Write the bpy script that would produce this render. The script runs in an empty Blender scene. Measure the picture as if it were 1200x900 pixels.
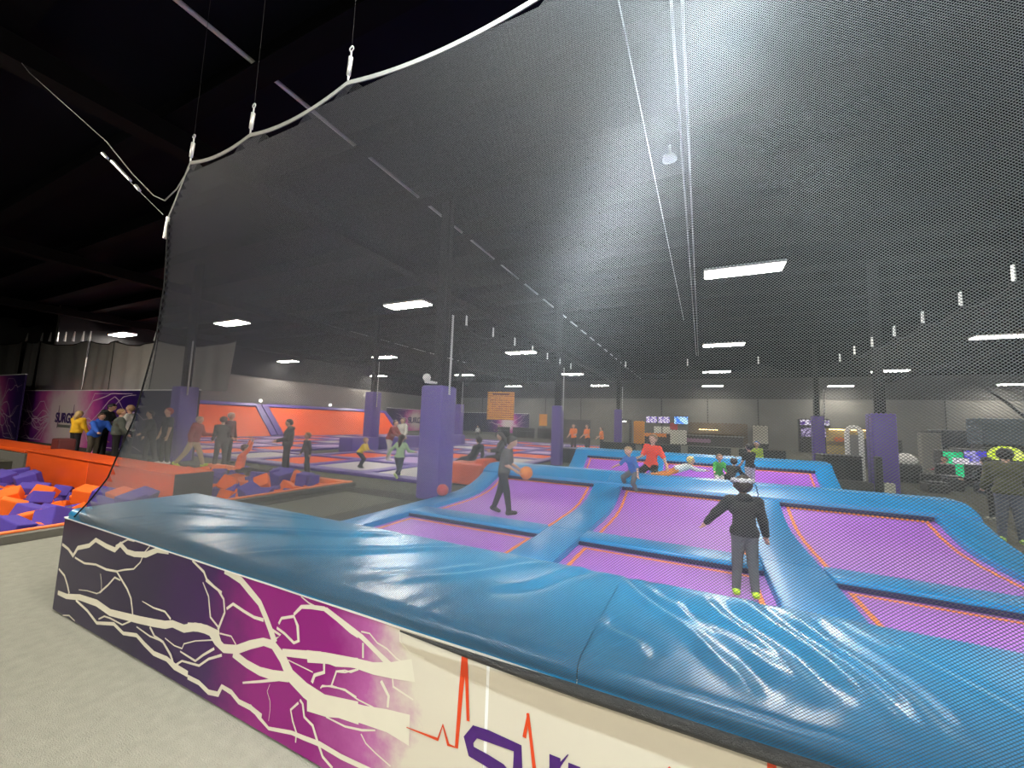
import bpy, bmesh, math, random
import numpy as np
from mathutils import Vector, Matrix

# ------------------------------------------------------------------ camera, world, exposure
SC = bpy.context.scene
COL = SC.collection
YAW, PITCH, ROLL, FPX, EYE = .448814, .0958801, -.0337649, 462.511, 1.75
def make_camera():
    f = Vector((-math.sin(YAW)*math.cos(PITCH), math.cos(YAW)*math.cos(PITCH), math.sin(PITCH)))
    r = Vector((math.cos(YAW), math.sin(YAW), 0)); u = r.cross(f)
    c, s = math.cos(ROLL), math.sin(ROLL)
    r2, u2 = c*r - s*u, s*r + c*u
    cd = bpy.data.cameras.new('camera'); cam = bpy.data.objects.new('camera', cd); COL.objects.link(cam)
    cd.sensor_fit = 'HORIZONTAL'; cd.sensor_width = 36; cd.lens = FPX/1200*36
    cd.clip_start = .05; cd.clip_end = 300
    M = Matrix((r2, u2, -f)).transposed().to_4x4(); M.translation = (0, 0, EYE)
    cam.matrix_world = M; SC.camera = cam
make_camera()
W = bpy.data.worlds.new('hall_air'); SC.world = W; W.use_nodes = True
W.node_tree.nodes['Background'].inputs[0].default_value = (.75, .8, .9, 1)
W.node_tree.nodes['Background'].inputs[1].default_value = .012
SC.view_settings.view_transform = 'Standard'; SC.view_settings.look = 'None'
SC.view_settings.gamma = 1; SC.view_settings.use_curve_mapping = False
SC.view_settings.exposure = 0.0
LAMP = 165.0            # radiance of the ceiling light diffusers
SC.cycles.max_bounces = 6; SC.cycles.diffuse_bounces = 3; SC.cycles.glossy_bounces = 2
SC.cycles.transparent_max_bounces = 12
rnd = random.Random(7)

# ------------------------------------------------------------------ materials
def srgb(r, g, b):
    f = lambda v: (v/255/12.92 if v <= 10 else ((v/255+.055)/1.055)**2.4)
    return (f(r), f(g), f(b))
MATS = {}
def mat(name, col, rough=.6, var=.12, scale=8, bump=0, bscale=40, metal=0, spec=.5, coat=0, sheen=0):
    if name in MATS: return MATS[name]
    m = bpy.data.materials.new(name); m.use_nodes = True; nt = m.node_tree; b = nt.nodes['Principled BSDF']
    b.inputs['Roughness'].default_value = rough; b.inputs['Metallic'].default_value = metal
    b.inputs['Specular IOR Level'].default_value = spec
    b.inputs['Coat Weight'].default_value = coat; b.inputs['Coat Roughness'].default_value = .2
    b.inputs['Sheen Weight'].default_value = sheen
    tc = nt.nodes.new('ShaderNodeTexCoord')
    n = nt.nodes.new('ShaderNodeTexNoise'); n.inputs['Scale'].default_value = scale; n.inputs['Detail'].default_value = 3
    nt.links.new(tc.outputs['Object'], n.inputs['Vector'])
    mx = nt.nodes.new('ShaderNodeMix'); mx.data_type = 'RGBA'
    mx.inputs[6].default_value = (*[c*(1-var) for c in col], 1); mx.inputs[7].default_value = (*[min(1, c*(1+var)) for c in col], 1)
    nt.links.new(n.outputs['Fac'], mx.inputs[0]); nt.links.new(mx.outputs[2], b.inputs['Base Color'])
    if bump:
        n2 = nt.nodes.new('ShaderNodeTexNoise'); n2.inputs['Scale'].default_value = bscale; n2.inputs['Detail'].default_value = 4
        nt.links.new(tc.outputs['Object'], n2.inputs['Vector'])
        bp = nt.nodes.new('ShaderNodeBump'); bp.inputs['Strength'].default_value = bump; bp.inputs['Distance'].default_value = .01
        nt.links.new(n2.outputs['Fac'], bp.inputs['Height']); nt.links.new(bp.outputs['Normal'], b.inputs['Normal'])
    MATS[name] = m; return m
def emit(name, col, strength):
    if name in MATS: return MATS[name]
    m = bpy.data.materials.new(name); m.use_nodes = True; nt = m.node_tree; nt.nodes.clear()
    o = nt.nodes.new('ShaderNodeOutputMaterial'); e = nt.nodes.new('ShaderNodeEmission')
    e.inputs[0].default_value = (*col, 1); e.inputs[1].default_value = strength
    nt.links.new(e.outputs[0], o.inputs[0]); MATS[name] = m; return m
def screen(name, c1, c2, strength, scale=9):
    """a lit screen: patches of two colours"""
    if name in MATS: return MATS[name]
    m = bpy.data.materials.new(name); m.use_nodes = True; nt = m.node_tree; nt.nodes.clear()
    o = nt.nodes.new('ShaderNodeOutputMaterial'); e = nt.nodes.new('ShaderNodeEmission')
    tc = nt.nodes.new('ShaderNodeTexCoord'); v = nt.nodes.new('ShaderNodeTexVoronoi'); v.inputs['Scale'].default_value = scale
    r = nt.nodes.new('ShaderNodeValToRGB'); r.color_ramp.elements[0].color = (*c1, 1); r.color_ramp.elements[1].color = (*c2, 1)
    r.color_ramp.elements[0].position = .45; r.color_ramp.elements[1].position = .75
    nt.links.new(tc.outputs['Object'], v.inputs['Vector']); nt.links.new(v.outputs['Distance'], r.inputs[0])
    nt.links.new(r.outputs[0], e.inputs[0]); e.inputs[1].default_value = strength
    nt.links.new(e.outputs[0], o.inputs[0]); MATS[name] = m; return m
def veil(name, alpha, col):
    """fine far netting: fabric that covers a share of what is behind it"""
    m = bpy.data.materials.new(name); m.use_nodes = True; nt = m.node_tree; nt.nodes.clear()
    o = nt.nodes.new('ShaderNodeOutputMaterial'); t = nt.nodes.new('ShaderNodeBsdfTransparent')
    d = nt.nodes.new('ShaderNodeBsdfDiffuse'); d.inputs[0].default_value = (*col, 1)
    mx = nt.nodes.new('ShaderNodeMixShader'); mx.inputs[0].default_value = alpha
    nt.links.new(t.outputs[0], mx.inputs[1]); nt.links.new(d.outputs[0], mx.inputs[2]); nt.links.new(mx.outputs[0], o.inputs[0])
    MATS[name] = m; return m

def print_mat(name, axis, stops, nscale=2.2, namp=.5, rough=.35, radial=None):
    """printed vinyl: a colour ramp along an axis (or out from a centre), broken up by noise"""
    m = bpy.data.materials.new(name); m.use_nodes = True; nt = m.node_tree; b = nt.nodes['Principled BSDF']
    b.inputs['Roughness'].default_value = rough; b.inputs['Specular IOR Level'].default_value = .3
    tc = nt.nodes.new('ShaderNodeTexCoord')
    n = nt.nodes.new('ShaderNodeTexNoise'); n.inputs['Scale'].default_value = nscale; n.inputs['Detail'].default_value = 6
    n.inputs['Roughness'].default_value = .65
    nt.links.new(tc.outputs['Object'], n.inputs['Vector'])
    if radial is None:
        s = nt.nodes.new('ShaderNodeSeparateXYZ'); nt.links.new(tc.outputs['Object'], s.inputs[0]); src = s.outputs[axis]
    else:
        d = nt.nodes.new('ShaderNodeVectorMath'); d.operation = 'DISTANCE'; d.inputs[1].default_value = radial
        nt.links.new(tc.outputs['Object'], d.inputs[0]); src = d.outputs['Value']
    lo, hi = stops[0][0], stops[-1][0]
    ma = nt.nodes.new('ShaderNodeMath'); ma.operation = 'MULTIPLY_ADD'; ma.inputs[1].default_value = namp*2; ma.inputs[2].default_value = -namp
    nt.links.new(n.outputs['Fac'], ma.inputs[0])
    ad = nt.nodes.new('ShaderNodeMath'); ad.operation = 'ADD'; nt.links.new(src, ad.inputs[0]); nt.links.new(ma.outputs[0], ad.inputs[1])
    mr = nt.nodes.new('ShaderNodeMapRange'); mr.inputs[1].default_value = lo; mr.inputs[2].default_value = hi
    nt.links.new(ad.outputs[0], mr.inputs[0])
    r = nt.nodes.new('ShaderNodeValToRGB'); cr = r.color_ramp
    while len(cr.elements) < len(stops): cr.elements.new(.5)
    for e, (p, c) in zip(cr.elements, stops): e.position = (p-lo)/(hi-lo); e.color = (*c, 1)
    nt.links.new(mr.outputs[0], r.inputs[0]); nt.links.new(r.outputs[0], b.inputs['Base Color'])
    MATS[name] = m; return m

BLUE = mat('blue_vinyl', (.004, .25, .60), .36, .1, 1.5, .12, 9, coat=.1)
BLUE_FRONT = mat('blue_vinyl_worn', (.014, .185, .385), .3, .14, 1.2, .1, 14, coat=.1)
NAVY = mat('navy_vinyl', (.012, .012, .07), .5)
BED = mat('purple_bed_mesh', (.36, .10, .66), .5, .06, 3, .3, 160, sheen=.2)
STRIPE = mat('orange_webbing', (.95, .27, .06), .6)
PURPLE = mat('purple_vinyl', (.09, .048, .31), .42, .1, 2, .08, 9)
ORANGE = mat('orange_vinyl', (.78, .09, .006), .42, .08, 2, .08, 8)
ORANGE_MESH = mat('orange_bed_mesh', (.78, .09, .006), .65, .06, 2, .2, 60, spec=.25)
WHITE_BED = mat('pale_bed_mesh', (.42, .40, .42), .5, .08, 2, .2, 60)
LAV_BED = mat('lavender_bed_mesh', (.42, .28, .6), .5, .08, 2, .2, 60)
FOAM_P = mat('purple_foam', (.075, .045, .33), .85, .15, 3, .3, 50)
FOAM_O = mat('orange_foam', (.85, .14, .006), .85, .12, 3, .3, 50)
FOAM_G = mat('grey_foam', (.13, .13, .11), .9, .12, 3, .3, 50)
CARPET = mat('dark_carpet', (.085, .083, .066), .95, .22, 5, .5, 220, spec=.2)
WALKWAY = mat('walkway_carpet', (.245, .245, .21), .95, .16, 14, .8, 150, spec=.2)
MAT_L = mat('light_carpet', (.135, .132, .105), .95, .15, 8, .5, 220, spec=.2)
MAT_D = mat('black_carpet', (.045, .044, .036), .95, .15, 8, .5, 220, spec=.2)
BLACK = mat('black_steel', (.009, .009, .010), .7, spec=.15)
BLACKV = mat('black_vinyl', (.015, .016, .017), .4)
CEIL = mat('black_ceiling', (.0045, .005, .009), .9, .3, 1, spec=.05)
WALLG = mat('grey_wall', (.155, .152, .142), .85, .12, .6, .1, 20)
WALLD = mat('dark_wall', (.05, .05, .048), .85, .12, .6)
CURT = mat('grey_curtain', (.21, .205, .19), .9, .15, 2, .2, 30)
STEEL = mat('galvanised_steel', (.6, .6, .58), .35, .1, 10, metal=.7)
PIPE = mat('pale_conduit', (.42, .42, .42), .45)
WHITE = mat('white_plastic', (.8, .8, .78), .4, .04)
NET = mat('net_twine', (.042, .044, .046), .36, .1, 60, spec=.9)
WEB = mat('grey_webbing', (.24, .235, .215), .7, .15, 30, .3, 200)
HEM = mat('black_net_roll', (.008, .008, .008), .4, .6, 180, .9, 260, spec=.6)
SKIN = mat('skin', (.55, .33, .24), .5, .06, 6)
BRICK_O = mat('orange_board', (.9, .36, .03), .5)

# ------------------------------------------------------------------ objects
def link(o, parent=None, label=None, cat=None, group=None, kind=None):
    COL.objects.link(o)
    if parent is not None: o.parent = parent
    if label: o['label'] = label
    if cat: o['category'] = cat
    if group: o['group'] = group
    if kind: o['kind'] = kind
    return o
def empty(name, loc, label, cat, group=None, rz=0):
    o = bpy.data.objects.new(name, None); o.empty_display_size = .1
    o.location = loc; o.rotation_euler = (0, 0, rz)
    return link(o, None, label, cat, group)
class MB:
    def __init__(s): s.v = []; s.f = []; s.mi = []; s.m = 0
    def add(s, vs, fs):
        k = len(s.v); s.v += [tuple(q) for q in vs]; s.f += [tuple(i+k for i in q) for q in fs]; s.mi += [s.m]*len(fs); return s
    def box(s, x0, x1, y0, y1, z0, z1):
        return s.add([(x0,y0,z0),(x1,y0,z0),(x1,y1,z0),(x0,y1,z0),(x0,y0,z1),(x1,y0,z1),(x1,y1,z1),(x0,y1,z1)],
                     [(0,3,2,1),(4,5,6,7),(0,1,5,4),(1,2,6,5),(2,3,7,6),(3,0,4,7)])
    def rbox(s, x0, x1, y0, y1, z0, z1, r=.04, seg=2):
        bm = bmesh.new(); bmesh.ops.create_cube(bm, size=1)
        bmesh.ops.scale(bm, vec=(x1-x0, y1-y0, z1-z0), verts=bm.verts)
        bmesh.ops.bevel(bm, geom=bm.edges[:], offset=r, segments=seg, profile=.5, affect='EDGES', clamp_overlap=True)
        c = ((x0+x1)/2, (y0+y1)/2, (z0+z1)/2); bm.verts.index_update()
        s.add([(v.co.x+c[0], v.co.y+c[1], v.co.z+c[2]) for v in bm.verts], [[v.index for v in f.verts] for f in bm.faces])
        bm.free(); return s
    def tube(s, pts, r, n=8, cap=True):
        pts = [Vector(p) for p in pts]; rs = r if isinstance(r, (list, tuple)) else [r]*len(pts)
        k = len(s.v); ref = Vector((.21, .37, .9))
        for i, p in enumerate(pts):
            d = (pts[min(i+1, len(pts)-1)]-pts[max(i-1, 0)]).normalized()
            a = d.cross(ref)
            if a.length < .1: a = d.cross(Vector((1, 0, 0)))
            a.normalize(); b = d.cross(a)
            for j in range(n):
                t = 2*math.pi*j/n; q = p+(a*math.cos(t)+b*math.sin(t))*rs[i]; s.v.append(tuple(q))
        for i in range(len(pts)-1):
            for j in range(n):
                s.f.append((k+i*n+j, k+i*n+(j+1) % n, k+(i+1)*n+(j+1) % n, k+(i+1)*n+j)); s.mi.append(s.m)
        if cap:
            s.f.append(tuple(k+j for j in range(n))[::-1]); s.mi.append(s.m)
            s.f.append(tuple(k+(len(pts)-1)*n+j for j in range(n))); s.mi.append(s.m)
        return s
    def ball(s, c, r, seg=16, ring=10):
        r = r if isinstance(r, (tuple, list)) else (r, r, r); k = len(s.v)
        s.v.append((c[0], c[1], c[2]+r[2]))
        for i in range(1, ring):
            t = math.pi*i/ring
            for j in range(seg):
                a = 2*math.pi*j/seg; s.v.append((c[0]+r[0]*math.sin(t)*math.cos(a), c[1]+r[1]*math.sin(t)*math.sin(a), c[2]+r[2]*math.cos(t)))
        s.v.append((c[0], c[1], c[2]-r[2])); e = len(s.v)-1; F = []
        for j in range(seg):
            F.append((k, k+1+j, k+1+(j+1) % seg)); F.append((e, e-seg+(j+1) % seg, e-seg+j))
        for i in range(ring-2):
            for j in range(seg):
                a = k+1+i*seg; F.append((a+j, a+seg+j, a+seg+(j+1) % seg, a+(j+1) % seg))
        s.f += F; s.mi += [s.m]*len(F); return s
    def ribbon(s, pts, to3d):
        """flat stroke: pts (u, v, width) mapped to 3-D by to3d"""
        n = len(pts); L = []; R = []
        for i, (u, v, w) in enumerate(pts):
            a = pts[max(i-1, 0)]; b = pts[min(i+1, n-1)]; dx, dy = b[0]-a[0], b[1]-a[1]; l = math.hypot(dx, dy) or 1
            nx, ny = -dy/l*w/2, dx/l*w/2
            L.append(to3d(u+nx, v+ny)); R.append(to3d(u-nx, v-ny))
        return s.add(L+R, [(i, n+i, n+i+1, i+1) for i in range(n-1)])
    def mesh(s, name, mats, smooth=False):
        me = bpy.data.meshes.new(name); me.from_pydata(s.v, [], s.f)
        for m in (mats if isinstance(mats, (list, tuple)) else [mats]): me.materials.append(m)
        if any(s.mi): me.polygons.foreach_set('material_index', s.mi)
        if smooth: me.polygons.foreach_set('use_smooth', [True]*len(s.f))
        me.update(); return me
    def build(s, name, mats, parent=None, label=None, cat=None, group=None, kind=None, smooth=False, loc=None, rz=0):
        o = bpy.data.objects.new(name, s.mesh(name, mats, smooth))
        if loc: o.location = loc
        o.rotation_euler = (0, 0, rz)
        return link(o, parent, label, cat, group, kind)
def autosmooth(o, ang=40):
    me = o.data; me.polygons.foreach_set('use_smooth', [True]*len(me.polygons))
    try: me.set_sharp_from_angle(angle=math.radians(ang))
    except Exception: pass
    return o
def np_mesh(name, V, F, mats, smooth=True):
    """V (n,3), F (m,k) arrays"""
    me = bpy.data.meshes.new(name); k = F.shape[1]
    me.vertices.add(len(V)); me.vertices.foreach_set('co', np.asarray(V, np.float32).ravel())
    me.loops.add(F.size); me.loops.foreach_set('vertex_index', F.astype(np.int32).ravel())
    me.polygons.add(len(F)); me.polygons.foreach_set('loop_start', np.arange(0, F.size, k, dtype=np.int32))
    for m in (mats if isinstance(mats, (list, tuple)) else [mats]): me.materials.append(m)
    me.update(calc_edges=True); me.validate()
    if smooth: me.polygons.foreach_set('use_smooth', [True]*len(me.polygons))
    return me
def ref_text(body, size, mats, name, parent, M, bold=.02):
    cu = bpy.data.curves.new('lettering', 'FONT'); cu.body = body; cu.size = size; cu.align_x = 'CENTER'; cu.offset = bold*size; cu.extrude = .004
    t = bpy.data.objects.new('lettering', cu); COL.objects.link(t)
    me = bpy.data.meshes.new_from_object(t.evaluated_get(bpy.context.evaluated_depsgraph_get())); bpy.data.objects.remove(t)
    me.materials.clear(); me.materials.append(mats)
    o = bpy.data.objects.new(name, me); link(o, parent); o.matrix_local = M; return o
BOLTS = [[[-5.046,0.556,0.0232],[-4.913,0.538,0.0228],[-4.804,0.501,0.0321],[-4.734,0.575,0.035],[-4.533,0.627,0.0342],[-4.429,0.688,0.0337],[-4.24,0.67,0.0358],[-4.094,0.665,0.038],[-4.017,0.72,0.0406],[-3.901,0.683,0.037],[-3.785,0.685,0.0392],[-3.624,0.709,0.041],[-3.477,0.766,0.0375],[-3.328,0.785,0.021]],[[-4.087,0.694,0.0146],[-3.911,0.778,0.0143],[-3.81,0.78,0.0085]],[[-4.763,0.493,0.0143],[-4.576,0.48,0.0155],[-4.374,0.506,0.0151],[-4.191,0.502,0.0162],[-4.023,0.519,0.0159],[-3.936,0.478,0.0171],[-3.835,0.431,0.0168],[-3.763,0.379,0.0166],[-3.725,0.309,0.0164],[-3.706,0.267,0.0164]],[[-4.023,0.519,0.0115],[-3.911,0.551,0.0114],[-3.773,0.583,0.0111],[-3.69,0.645,0.011],[-3.653,0.718,0.011],[-3.588,0.788,0.0082]],[[-5.046,0.349,0.0165],[-4.916,0.318,0.0194],[-4.836,0.257,0.0208],[-4.779,0.2,0.0222]],[[-5.0,0.162,0.0358],[-4.825,0.168,0.0414],[-4.58,0.212,0.0463],[-4.276,0.234,0.0504],[-4.046,0.216,0.0487],[-3.814,0.242,0.0499],[-3.596,0.267,0.051],[-3.417,0.291,0.0522],[-3.272,0.313,0.0511],[-3.182,0.341,0.0453],[-3.044,0.344,0.0492],[-2.919,0.386,0.0507],[-2.794,0.4,0.052],[-2.691,0.397,0.058],[-2.653,0.352,0.0552]],[[-4.641,0.177,0.0187],[-4.418,0.146,0.0211],[-4.234,0.096,0.0235],[-3.967,0.153,0.0254],[-3.811,0.125,0.0248],[-3.623,0.159,0.0268],[-3.509,0.131,0.029],[-3.373,0.105,0.0309],[-3.204,0.115,0.0326],[-3.105,0.096,0.0419],[-2.947,0.095,0.036]],[[-4.212,0.13,0.0117],[-4.127,0.17,0.0116],[-4.035,0.178,0.0114],[-3.84,0.177,0.0111],[-3.725,0.23,0.0109]],[[-4.251,0.317,0.0148],[-4.13,0.398,0.0146],[-4.041,0.471,0.0144],[-3.948,0.469,0.0114]],[[-4.275,0.455,0.0075],[-4.24,0.39,0.0074],[-4.222,0.33,0.0088],[-4.296,0.301,0.0089],[-4.462,0.288,0.0076],[-4.614,0.264,0.0062]],[[-3.601,0.394,0.0054],[-3.44,0.385,0.0105],[-3.291,0.394,0.0128],[-3.211,0.364,0.0152]],[[-3.46,0.255,0.0184],[-3.386,0.212,0.0155],[-3.272,0.204,0.0178],[-3.164,0.15,0.0199],[-3.119,0.104,0.0222]],[[-3.637,0.213,0.0094],[-3.446,0.197,0.0105],[-3.321,0.204,0.0103]],[[-3.254,0.233,0.0076],[-3.132,0.217,0.0075],[-3.041,0.223,0.0086],[-3.025,0.256,0.0073],[-2.903,0.305,0.0072],[-2.724,0.356,0.0082]],[[-3.03,0.774,0.015],[-2.888,0.728,0.017],[-2.849,0.689,0.0169],[-2.76,0.661,0.0166],[-2.676,0.644,0.0164]],[[-2.887,0.664,0.0085],[-2.81,0.594,0.0119],[-2.768,0.479,0.0142],[-2.68,0.444,0.0139],[-2.663,0.404,0.0162]],[[-3.059,0.201,0.0098],[-2.88,0.192,0.0143],[-2.806,0.246,0.0141],[-2.696,0.314,0.0162]],[[-3.086,0.113,0.0147],[-3.026,0.152,0.0122],[-2.835,0.177,0.0142],[-2.743,0.241,0.014],[-2.614,0.298,0.016]],[[-4.843,-0.003,0.0095],[-4.725,0.039,0.0125],[-4.608,0.022,0.0092]],[[-3.003,0.366,0.0514],[-2.856,0.396,0.0502],[-2.753,0.399,0.0539],[-2.685,0.36,0.0509],[-2.602,0.339,0.0501],[-2.474,0.367,0.049],[-2.356,0.424,0.048],[-2.242,0.469,0.0428],[-2.159,0.475,0.0484],[-2.072,0.429,0.062],[-2.0,0.362,0.071],[-1.876,0.324,0.079],[-1.732,0.305,0.0861],[-1.5,0.336,0.1001]],[[-2.67,0.78,0.0305],[-2.629,0.771,0.0349],[-2.5,0.752,0.0409],[-2.401,0.707,0.0423],[-2.306,0.664,0.0393],[-2.245,0.605,0.0388],[-2.185,0.538,0.0403],[-2.145,0.489,0.0462]],[[-2.506,0.337,0.0447],[-2.375,0.316,0.0436],[-2.252,0.31,0.0468],[-2.137,0.323,0.0521],[-2.014,0.349,0.0509]],[[-2.076,0.457,0.0373],[-1.926,0.488,0.0402],[-1.784,0.517,0.0449],[-1.674,0.519,0.0439],[-1.521,0.557,0.0444]],[[-2.612,0.564,0.0161],[-2.552,0.605,0.0182],[-2.437,0.587,0.0179],[-2.345,0.577,0.0175],[-2.259,0.582,0.0194]],[[-2.858,0.682,0.0145],[-2.718,0.653,0.0165],[-2.65,0.611,0.0163],[-2.627,0.539,0.0161],[-2.677,0.428,0.0185]],[[-2.127,0.593,0.0147],[-2.107,0.627,0.0147],[-2.009,0.66,0.0165],[-1.973,0.62,0.0204],[-1.956,0.547,0.0203],[-1.991,0.528,0.0163],[-2.073,0.556,0.0145],[-2.14,0.569,0.0147]],[[-2.01,0.669,0.0144],[-1.955,0.721,0.0204],[-1.882,0.737,0.0222],[-1.782,0.75,0.0237],[-1.682,0.722,0.0251],[-1.586,0.69,0.0264],[-1.533,0.681,0.028]],[[-2.654,0.412,0.0092],[-2.54,0.424,0.009],[-2.487,0.39,0.0089]],[[-2.147,0.508,0.0147],[-2.103,0.539,0.0146],[-2.204,0.554,0.0149]],[[-1.755,0.506,0.0175],[-1.748,0.449,0.0174],[-1.815,0.416,0.0176],[-1.831,0.375,0.0176]],[[-2.025,0.432,0.0061],[-1.918,0.429,0.006],[-1.83,0.426,0.0059]],[[-1.766,0.367,0.0077],[-1.754,0.384,0.0077],[-1.694,0.397,0.0076],[-1.663,0.478,0.0095],[-1.605,0.499,0.0075],[-1.567,0.501,0.0075],[-1.518,0.528,0.0074]],[[-1.694,0.397,0.0076],[-1.597,0.413,0.0075],[-1.519,0.402,0.0073]],[[-2.944,0.079,0.0287],[-2.817,0.083,0.0281],[-2.71,0.061,0.0299],[-2.614,0.079,0.0294],[-2.584,0.131,0.027],[-2.489,0.128,0.0287],[-2.412,0.101,0.0283],[-2.306,0.104,0.0299],[-2.202,0.089,0.0313]],[[-2.393,0.208,0.0109],[-2.212,0.27,0.0148],[-2.073,0.322,0.0185]],[[-1.963,0.783,0.0062],[-1.899,0.753,0.0081],[-1.825,0.745,0.008]],[[-1.881,0.49,0.0598],[-1.742,0.519,0.0533],[-1.546,0.55,0.0465],[-1.423,0.559,0.0542],[-1.308,0.583,0.0705],[-1.188,0.617,0.0944]],[[-1.855,0.276,0.0883],[-1.717,0.292,0.0857],[-1.587,0.325,0.0788],[-1.463,0.34,0.0812],[-1.324,0.361,0.0962],[-1.191,0.365,0.1271]],[[-1.768,0.753,0.0197],[-1.627,0.712,0.0248],[-1.508,0.679,0.026],[-1.406,0.636,0.0253],[-1.321,0.6,0.0319]],[[-1.516,0.703,0.0074],[-1.461,0.708,0.0074],[-1.409,0.678,0.0073],[-1.349,0.668,0.0072],[-1.29,0.642,0.007],[-1.222,0.628,0.0069]],[[-1.499,0.655,0.0111],[-1.493,0.587,0.011]],[[-1.761,0.377,0.0077],[-1.688,0.403,0.0076],[-1.663,0.478,0.0114],[-1.604,0.49,0.0075],[-1.531,0.524,0.0074]],[[-1.688,0.403,0.0076],[-1.596,0.409,0.0075],[-1.506,0.394,0.0073],[-1.408,0.391,0.0071]],[[-1.372,0.519,0.0178],[-1.321,0.468,0.0158],[-1.323,0.418,0.0123]],[[-1.305,0.555,0.0088],[-1.297,0.516,0.0105],[-1.245,0.507,0.0086],[-1.179,0.496,0.0068]],[[-1.712,0.25,0.0076],[-1.58,0.25,0.0092],[-1.469,0.271,0.0108],[-1.388,0.298,0.0071]],[[-1.474,0.253,0.0072],[-1.44,0.223,0.0071],[-1.379,0.204,0.007],[-1.286,0.182,0.0069]],[[-1.277,0.77,0.0071],[-1.273,0.721,0.007],[-1.215,0.687,0.0069],[-1.129,0.686,0.0068]],[[-2.308,0.114,0.0208],[-2.226,0.081,0.022],[-2.135,0.053,0.0185],[-1.954,0.094,0.0208],[-1.866,0.101,0.0234],[-1.741,0.114,0.0256],[-1.591,0.11,0.0248],[-1.321,0.125,0.0233]],[[-1.909,0.268,0.0149],[-1.885,0.255,0.0148],[-1.867,0.199,0.0147],[-1.801,0.18,0.0159],[-1.763,0.126,0.0158],[-1.714,0.065,0.0155],[-1.642,0.04,0.0153]],[[-1.918,0.251,0.0119],[-1.973,0.199,0.012],[-1.95,0.151,0.0119],[-1.916,0.107,0.0118],[-1.916,0.059,0.0089]],[[-2.155,0.272,0.0031],[-2.173,0.229,0.0039],[-2.142,0.188,0.0039],[-2.136,0.146,0.0039],[-2.14,0.088,0.0031]]]
PULSE = [[[-1.208,0.373,0.0034],[-1.037,0.382,0.0131],[-1.015,0.447,0.013],[-0.983,0.38,0.0145],[-0.942,0.384,0.0159],[-0.932,0.603,0.0209],[-0.921,0.78,0.0275]],[[-0.919,0.777,0.021],[-0.906,0.663,0.016],[-0.891,0.504,0.0142]],[[-0.636,0.529,0.0159],[-0.621,0.622,0.0086]],[[-0.624,0.621,0.0122],[-0.605,0.515,0.0133],[-0.591,0.435,0.0156],[-0.582,0.38,0.0155]],[[-0.109,0.623,0.0031],[-0.109,0.604,0.0261],[-0.109,0.575,0.0313]],[[0.183,0.794,0.023],[0.181,0.714,0.0239]]]
LETTERS = [[[-0.659,0.35,0.0461],[-0.663,0.48,0.0466],[-0.794,0.479,0.0457],[-0.857,0.474,0.0478],[-0.886,0.433,0.048],[-0.871,0.394,0.049],[-0.794,0.387,0.048],[-0.729,0.379,0.0471],[-0.673,0.344,0.0463]],[[-0.51,0.508,0.0435],[-0.508,0.399,0.0431]],[[-0.435,0.506,0.046],[-0.433,0.428,0.0457]],[[-0.494,0.479,0.0117],[-0.459,0.532,0.0035]]]

# ------------------------------------------------------------------ setting
def plane(name, pts, m, kind='structure', parent=None):
    return MB().add(pts, [tuple(range(len(pts)))]).build(name, m, parent, kind=kind)
PX0, PX1, PY0, PY1 = -19.5, -8.1, -1.0, 7.3            # foam pit opening in the floor
fl = MB()
for x0, x1, y0, y1 in ((-40, PX0, -12, 48), (-5.0, 30, 1.56, 4.2), (PX1, 30, 4.2, 48), (PX0, PX1, PY1, 48), (PX0, PX1, -12, PY0)):
    fl.box(x0, x1, y0, y1, -.3, 0)
floor = fl.build('floor', CARPET, kind='structure')
MB().box(PX1, 30, -12, 1.56, -.3, 0).box(PX1, -5.0, 1.56, 4.2, -.3, 0).build('floor_walkway', WALKWAY, floor)
pitb = MB().box(PX0, PX1, PY0, PY1, -.95, -.9)
for b in ((PX0-.05, PX0, PY0, PY1), (PX1, PX1+.05, PY0, PY1), (PX0, PX1, PY0-.05, PY0), (PX0, PX1, PY1, PY1+.05)): pitb.box(b[0], b[1], b[2], b[3], -.95, -.31)
pitb.build('pit_floor', MAT_D, floor)
for k, (x0, x1, y0, y1, m) in enumerate(((-8.0, -7.55, 2.6, 7.35, MAT_D), (-7.5, -5.3, 4.25, 4.8, MAT_D), (-7.5, -5.3, 6.9, 7.45, MAT_D), (-7.5, -5.9, 4.85, 6.85, MAT_L))):
    MB().box(x0, x1, y0, y1, 0, .008).build('floor_mat', m, floor)
CZ = 7.3
ceil = MB().box(-40, 30, -12, 48, CZ, CZ+.2).build('ceiling', CEIL, kind='structure')
JOIST = mat('black_joist', (.0028, .003, .0042), .9, spec=.05); GIRD = mat('dark_girder', (.006, .0055, .0055), .9, spec=.05)
jm = MB()
jm.box(-40, 30, -.16, .16, 6.84, 6.88).box(-40, 30, -.03, .03, 6.88, CZ).mesh('joist', JOIST)
jme = jm.mesh('joist', JOIST)
for k in range(24):
    o = bpy.data.objects.new('joist', jme); o.location = (0, 1.35+k*1.9, 0); link(o, ceil)
for x in (-29.6, -19.0, -8.6, 15.3):
    MB().box(x-.2, x+.2, -12, 48, 6.45, 6.8).build('girder', GIRD, ceil)
wl = MB().box(-31.7, -31.5, 8.3, 48, 0, CZ).build('wall_left', WALLG, kind='structure')
MB().box(-31.5, -31.46, 8.3, 47, 4.6, CZ).build('wall_upper_shade', mat('wall_shade_black', (.010, .010, .011), .9, .2, 1, spec=.1), wl)  # shade of the upper wall put into the colour of a dark sheet
MB().box(-40.2, -40, -12, 48, 0, CZ).build('wall_far_left', WALLD, kind='structure')
wb = MB().box(-40, 30, 47, 47.2, 0, CZ).build('wall_back', WALLG, kind='structure')
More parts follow.
